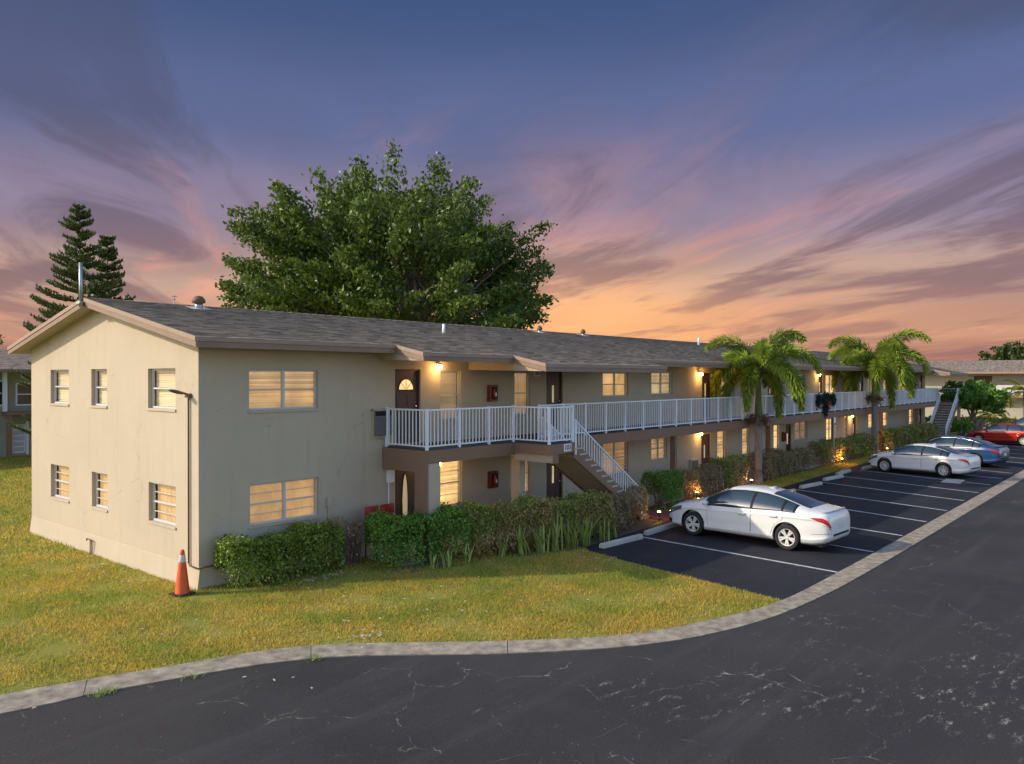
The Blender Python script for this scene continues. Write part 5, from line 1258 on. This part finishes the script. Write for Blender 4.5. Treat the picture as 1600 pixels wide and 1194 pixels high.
    for ax in (prof['ra'], prof['fa']):
        for s in (-1, 1):
            MB().lathe([(wr + .045, .5), (wr + .045, .86)], (ax, 0, wr + .02), 28, axis=1).build('wheel_arch_liner', 'black', body).location = (0, 0 if s > 0 else -1.36, 0)
            MB().lathe([(.01, .56), (wr + .045, .56)], (ax, 0, wr + .02), 28, axis=1).build('wheel_well', 'black', body).location = (0, 0 if s > 0 else -1.12, 0)
            wq = empty('wheel', (ax, s * .80, wr), 0 if s > 0 else math.pi); wq.parent = e
            wq.rotation_euler = (0, random.uniform(0, 1), 0 if s > 0 else math.pi)
            if proto is None:
                r1 = wr * .66
                ty = MB().lathe([(r1, -.10), (wr * .93, -.105), (wr * .985, -.085), (wr, -.05), (wr, .05), (wr * .985, .085), (wr * .93, .105), (r1 * 1.02, .10), (r1, .075)], (0, 0, 0), 40, axis=1).build('tyre', 'tyre', wq, True)
                ri = MB(); ri.lathe([(r1 * 1.01, .07), (r1 * 1.02, .10), (r1 * .95, .098), (r1 * .91, .05), (r1 * .9, -.05)], (0, 0, 0), 40, axis=1)
                ns = 5
                for k in range(10):
                    if prof['spokes'] == 'double': a = 2 * math.pi * (k // 2) / 5 + (.17 if k % 2 else -.17)
                    else: a = 2 * math.pi * k / 10
                    c, sn = math.cos(a), math.sin(a); tx, tz = -sn, c; w0, w1 = .019, .028
                    r0, r2 = .03, r1 * .95
                    ri.hexa([(r0 * c - tx * w0, .045, r0 * sn - tz * w0), (r0 * c + tx * w0, .045, r0 * sn + tz * w0), (r2 * c + tx * w1, .06, r2 * sn + tz * w1), (r2 * c - tx * w1, .06, r2 * sn - tz * w1), (r0 * c - tx * w0, .085, r0 * sn - tz * w0), (r0 * c + tx * w0, .085, r0 * sn + tz * w0), (r2 * c + tx * w1 * .8, .093, r2 * sn + tz * w1 * .8), (r2 * c - tx * w1 * .8, .093, r2 * sn - tz * w1 * .8)])
                ri.lathe([(.001, .096), (.035, .094), (.05, .08), (.05, .03)], (0, 0, 0), 16, axis=1); ri.build('rim', 'rim', wq)
                MB().lathe([(.001, .0), (r1, .0)], (0, 0, 0), 30, axis=1).build('brake_disc', 'black', wq)
                proto = [c for c in wq.children]
            else:
                for c in proto: k = c.copy(); COL.objects.link(k); k.parent = wq
    k = prof['L'] / L0; e.scale = (k, k if k < 1 else 1, k if k < 1 else 1)
    e.location = loc; e.rotation_euler = (0, 0, heading)
    return e
# cars stand nose to the building: local +x runs from tail to nose
def park(name, label, prof, pm, tail, ang, **k): return make_car(name, label, prof, pm, (tail[0], tail[1], .012), R(ang), **k)
park('parked_car', 'nearest white sedan with red tail lights half in shadow', SEDAN, 'paint_white', (12.66, -9.2), 86.0)
park('parked_car', 'second white sedan with dark tinted windows beside the utility cover', COROLLA, 'paint_white_b', (32.0, -8.85), 79.0)
park('parked_car', 'dark blue sedan with chrome window line right of the second white car', ALTIMA, 'paint_blue', (37.7, -9.15), 79.0, chrome=True)
park('parked_car', 'red sedan cut off by the right edge of the picture', COROLLA, 'paint_red', (54.0, -9.0), 82.0)
park('parked_car', 'navy car parked behind the red sedan', SUV, 'paint_navy', (59.5, -9.6), 82.0)
park('parked_car', 'silver car far off on the driveway beyond the round tree', SUV, 'paint_silver', (76, -6.0), 200)
e = tag(empty('barrier', (73.5, -8.6, 0)), 'small orange barrier beside the far silver car', 'barrier')
MB().box(-.5, .5, -.05, .05, .35, .95).build('panel', 'cone_orange', e); MB().box(-.45, -.38, -.2, .2, 0, .35).build('foot', 'rubber', e); MB().box(.38, .45, -.2, .2, 0, .35).build('foot', 'rubber', e)

# ------------------------------------------------------------------ buildings behind
def bg_right():
    e = tag(empty('far_apartment_building', (92, 0, 0)), 'far beige apartment building with grey roof behind the parked cars at right', 'building')
    y0, y1 = -45, 11.5
    wins = [(-4.3, -3.0, 3.55, 4.75), (-9.5, -8.4, 3.55, 4.7), (-16, -14.6, 3.55, 4.7), (-22, -20.6, 3.5, 4.7), (-6, -4.6, .9, 2.1), (-14, -12.6, .9, 2.1)]
    G2 = lambda u, z, d: (d, u, z)
    wall('wall', G2, y0, y1, -.05, 5.15, wins + [(.1, 1.9, 2.75, 4.75)], 'stucco_pale', e)
    for a, b, c, d in wins:
        f = MB(); bar(f, G2, a, b, c, d, .08, .12); fo = f.build('window', 'glass', e)
        f = MB(); bar(f, G2, a, b, (c + d) / 2 - .04, (c + d) / 2 + .04, .04, .079); bar(f, G2, a - .06, b + .06, d, d + .08, -.02, .079); bar(f, G2, a - .06, b + .06, c - .08, c, -.02, .079); f.build('frame', 'white_paint', fo)
    bar(MB(), G2, .1, 1.9, 2.75, 4.75, .25, .3).build('door', 'dark_red_door', e)
    MB().box(-1.6, -.02, -45, 11, 2.4, 2.72).build('balcony_slab', 'brown_stucco', e)
    MB().box(-1.6, -1.5, -45, 3.2, 2.722, 3.75).build('balcony_parapet', 'parapet_white', e)
    r = MB(); r.add([(-1.9, y0, 5.2), (-1.9, y1 + .5, 5.2), (4.5, y1 + .5, 6.55), (4.5, y0, 6.55), (10, y1 + .5, 5.2), (10, y0, 5.2)], [(0, 1, 2, 3), (3, 2, 4, 5)]); ro = r.build('roof', 'shingles', e)
    MB().box(-1.93, -1.88, y0, y1 + .5, 4.98, 5.195).build('fascia', 'trim_brown', ro)
    MB().add([(-1.87, y0, 5.0), (-1.87, y1 + .4, 5.0), (0, y1 + .4, 5.1), (0, y0, 5.1)], [(0, 1, 2, 3)]).build('soffit', 'soffit', ro, fix=False)
    MB().add([(0, y1, 0), (9, y1, 0), (9, y1, 5.4), (4.5, y1, 6.4), (0, y1, 5.4)], [(0, 1, 2, 3, 4)]).build('end_wall', 'stucco_pale', e, fix=False)
    for y in (-3, -13): MB().lathe([(.1, 5.8), (.1, 6.25)], (1.8, y, 0), 8, cap=True).build('roof_vent', 'white_paint', ro)
bg_right()
def bg_left():
    e = tag(empty('far_white_building', (0, 35, 0)), 'white two storey building with porch behind the gable at far left', 'building')
    G2 = lambda u, z, d: (u, d, z)
    w1 = [(6.2, 7.0, 3.0, 4.3), (7.75, 8.65, 3.0, 4.15), (7.45, 8.2, .2, 1.85), (4.5, 5.6, 3.0, 4.3)]
    wall('wall', G2, -18, 13, -.05, 5.0, w1, 'stucco_pale', e)
    for a, b, c, d in w1[:2] + w1[3:]:
        f = MB(); bar(f, G2, a, b, c, d, .08, .12); fo = f.build('window', 'glass', e)
        f = MB(); bar(f, G2, a - .07, b + .07, d, d + .08, -.03, .07); bar(f, G2, a - .07, b + .07, c - .08, c, -.03, .07); bar(f, G2, a - .08, a, c, d, -.03, .07); bar(f, G2, b, b + .08, c, d, -.03, .07); bar(f, G2, a, b, (c + d) / 2 - .03, (c + d) / 2 + .03, .02, .07); f.build('frame', 'white_paint', fo)
    a, b, c, d = w1[2]
    do = bar(MB(), G2, a, b, c, d, .06, .10).build('door', 'white_paint', e)
    for k in range(5): bar(MB(), G2, a + .1, b - .1, c + .08 + k * .32, c + .33 + k * .32, .05, .059).build('pane', 'alu', do)
    bar(MB(), G2, a - .12, a - .005, .1, 2.0, -.04, .05).box(b + .005, b + .12, -.04, .05, .1, 2.0).build('door_frame', 'white_paint', do)
    MB().box(6.95, 13, -.9, -.01, 2.42, 2.62).build('porch_slab', 'brown_stucco', e); MB().box(7.0, 7.22, -.85, -.6, 0, 2.418).build('porch_post', 'brown_stucco', e)
    MB().box(6.9, 7.1, -.5, -.3, 2.622, 4.95).build('upper_post', 'white_paint', e)
    r = MB(); r.add([(-18.5, -1.1, 5.0), (13.5, -1.1, 5.0), (13.5, 5, 6.3), (-18.5, 5, 6.3), (13.5, 11, 5.0), (-18.5, 11, 5.0)], [(0, 1, 2, 3), (3, 2, 4, 5)]); ro = r.build('roof', 'shingles', e); MB().box(-18.5, 13.5, -1.13, -1.08, 4.82, 4.995).build('fascia', 'trim_brown', ro)
    MB().add([(-18.5, -1.07, 4.85), (13.5, -1.07, 4.85), (13.5, 0, 4.9), (-18.5, 0, 4.9)], [(0, 1, 2, 3)]).build('soffit', 'soffit', ro, fix=False)
bg_left()
# planting around the far driveway
for k, (x, y, l) in enumerate([(66, 2.0, 'yellow green shrub by the far driveway behind the far stairs'), (68.5, -1.0, 'pale shrub behind the stems of the round tree'), (88, -4.5, 'low shrub row below the far parapet')]):
    hedge('shrub', l, [(x, y), (x + .3, y - 2.2), (x + .5, y - 4.0)], 1.2, 1.1, 'leaf_yellow', .2, 110, 12, 'shrubs by the far driveway', cat='shrub')
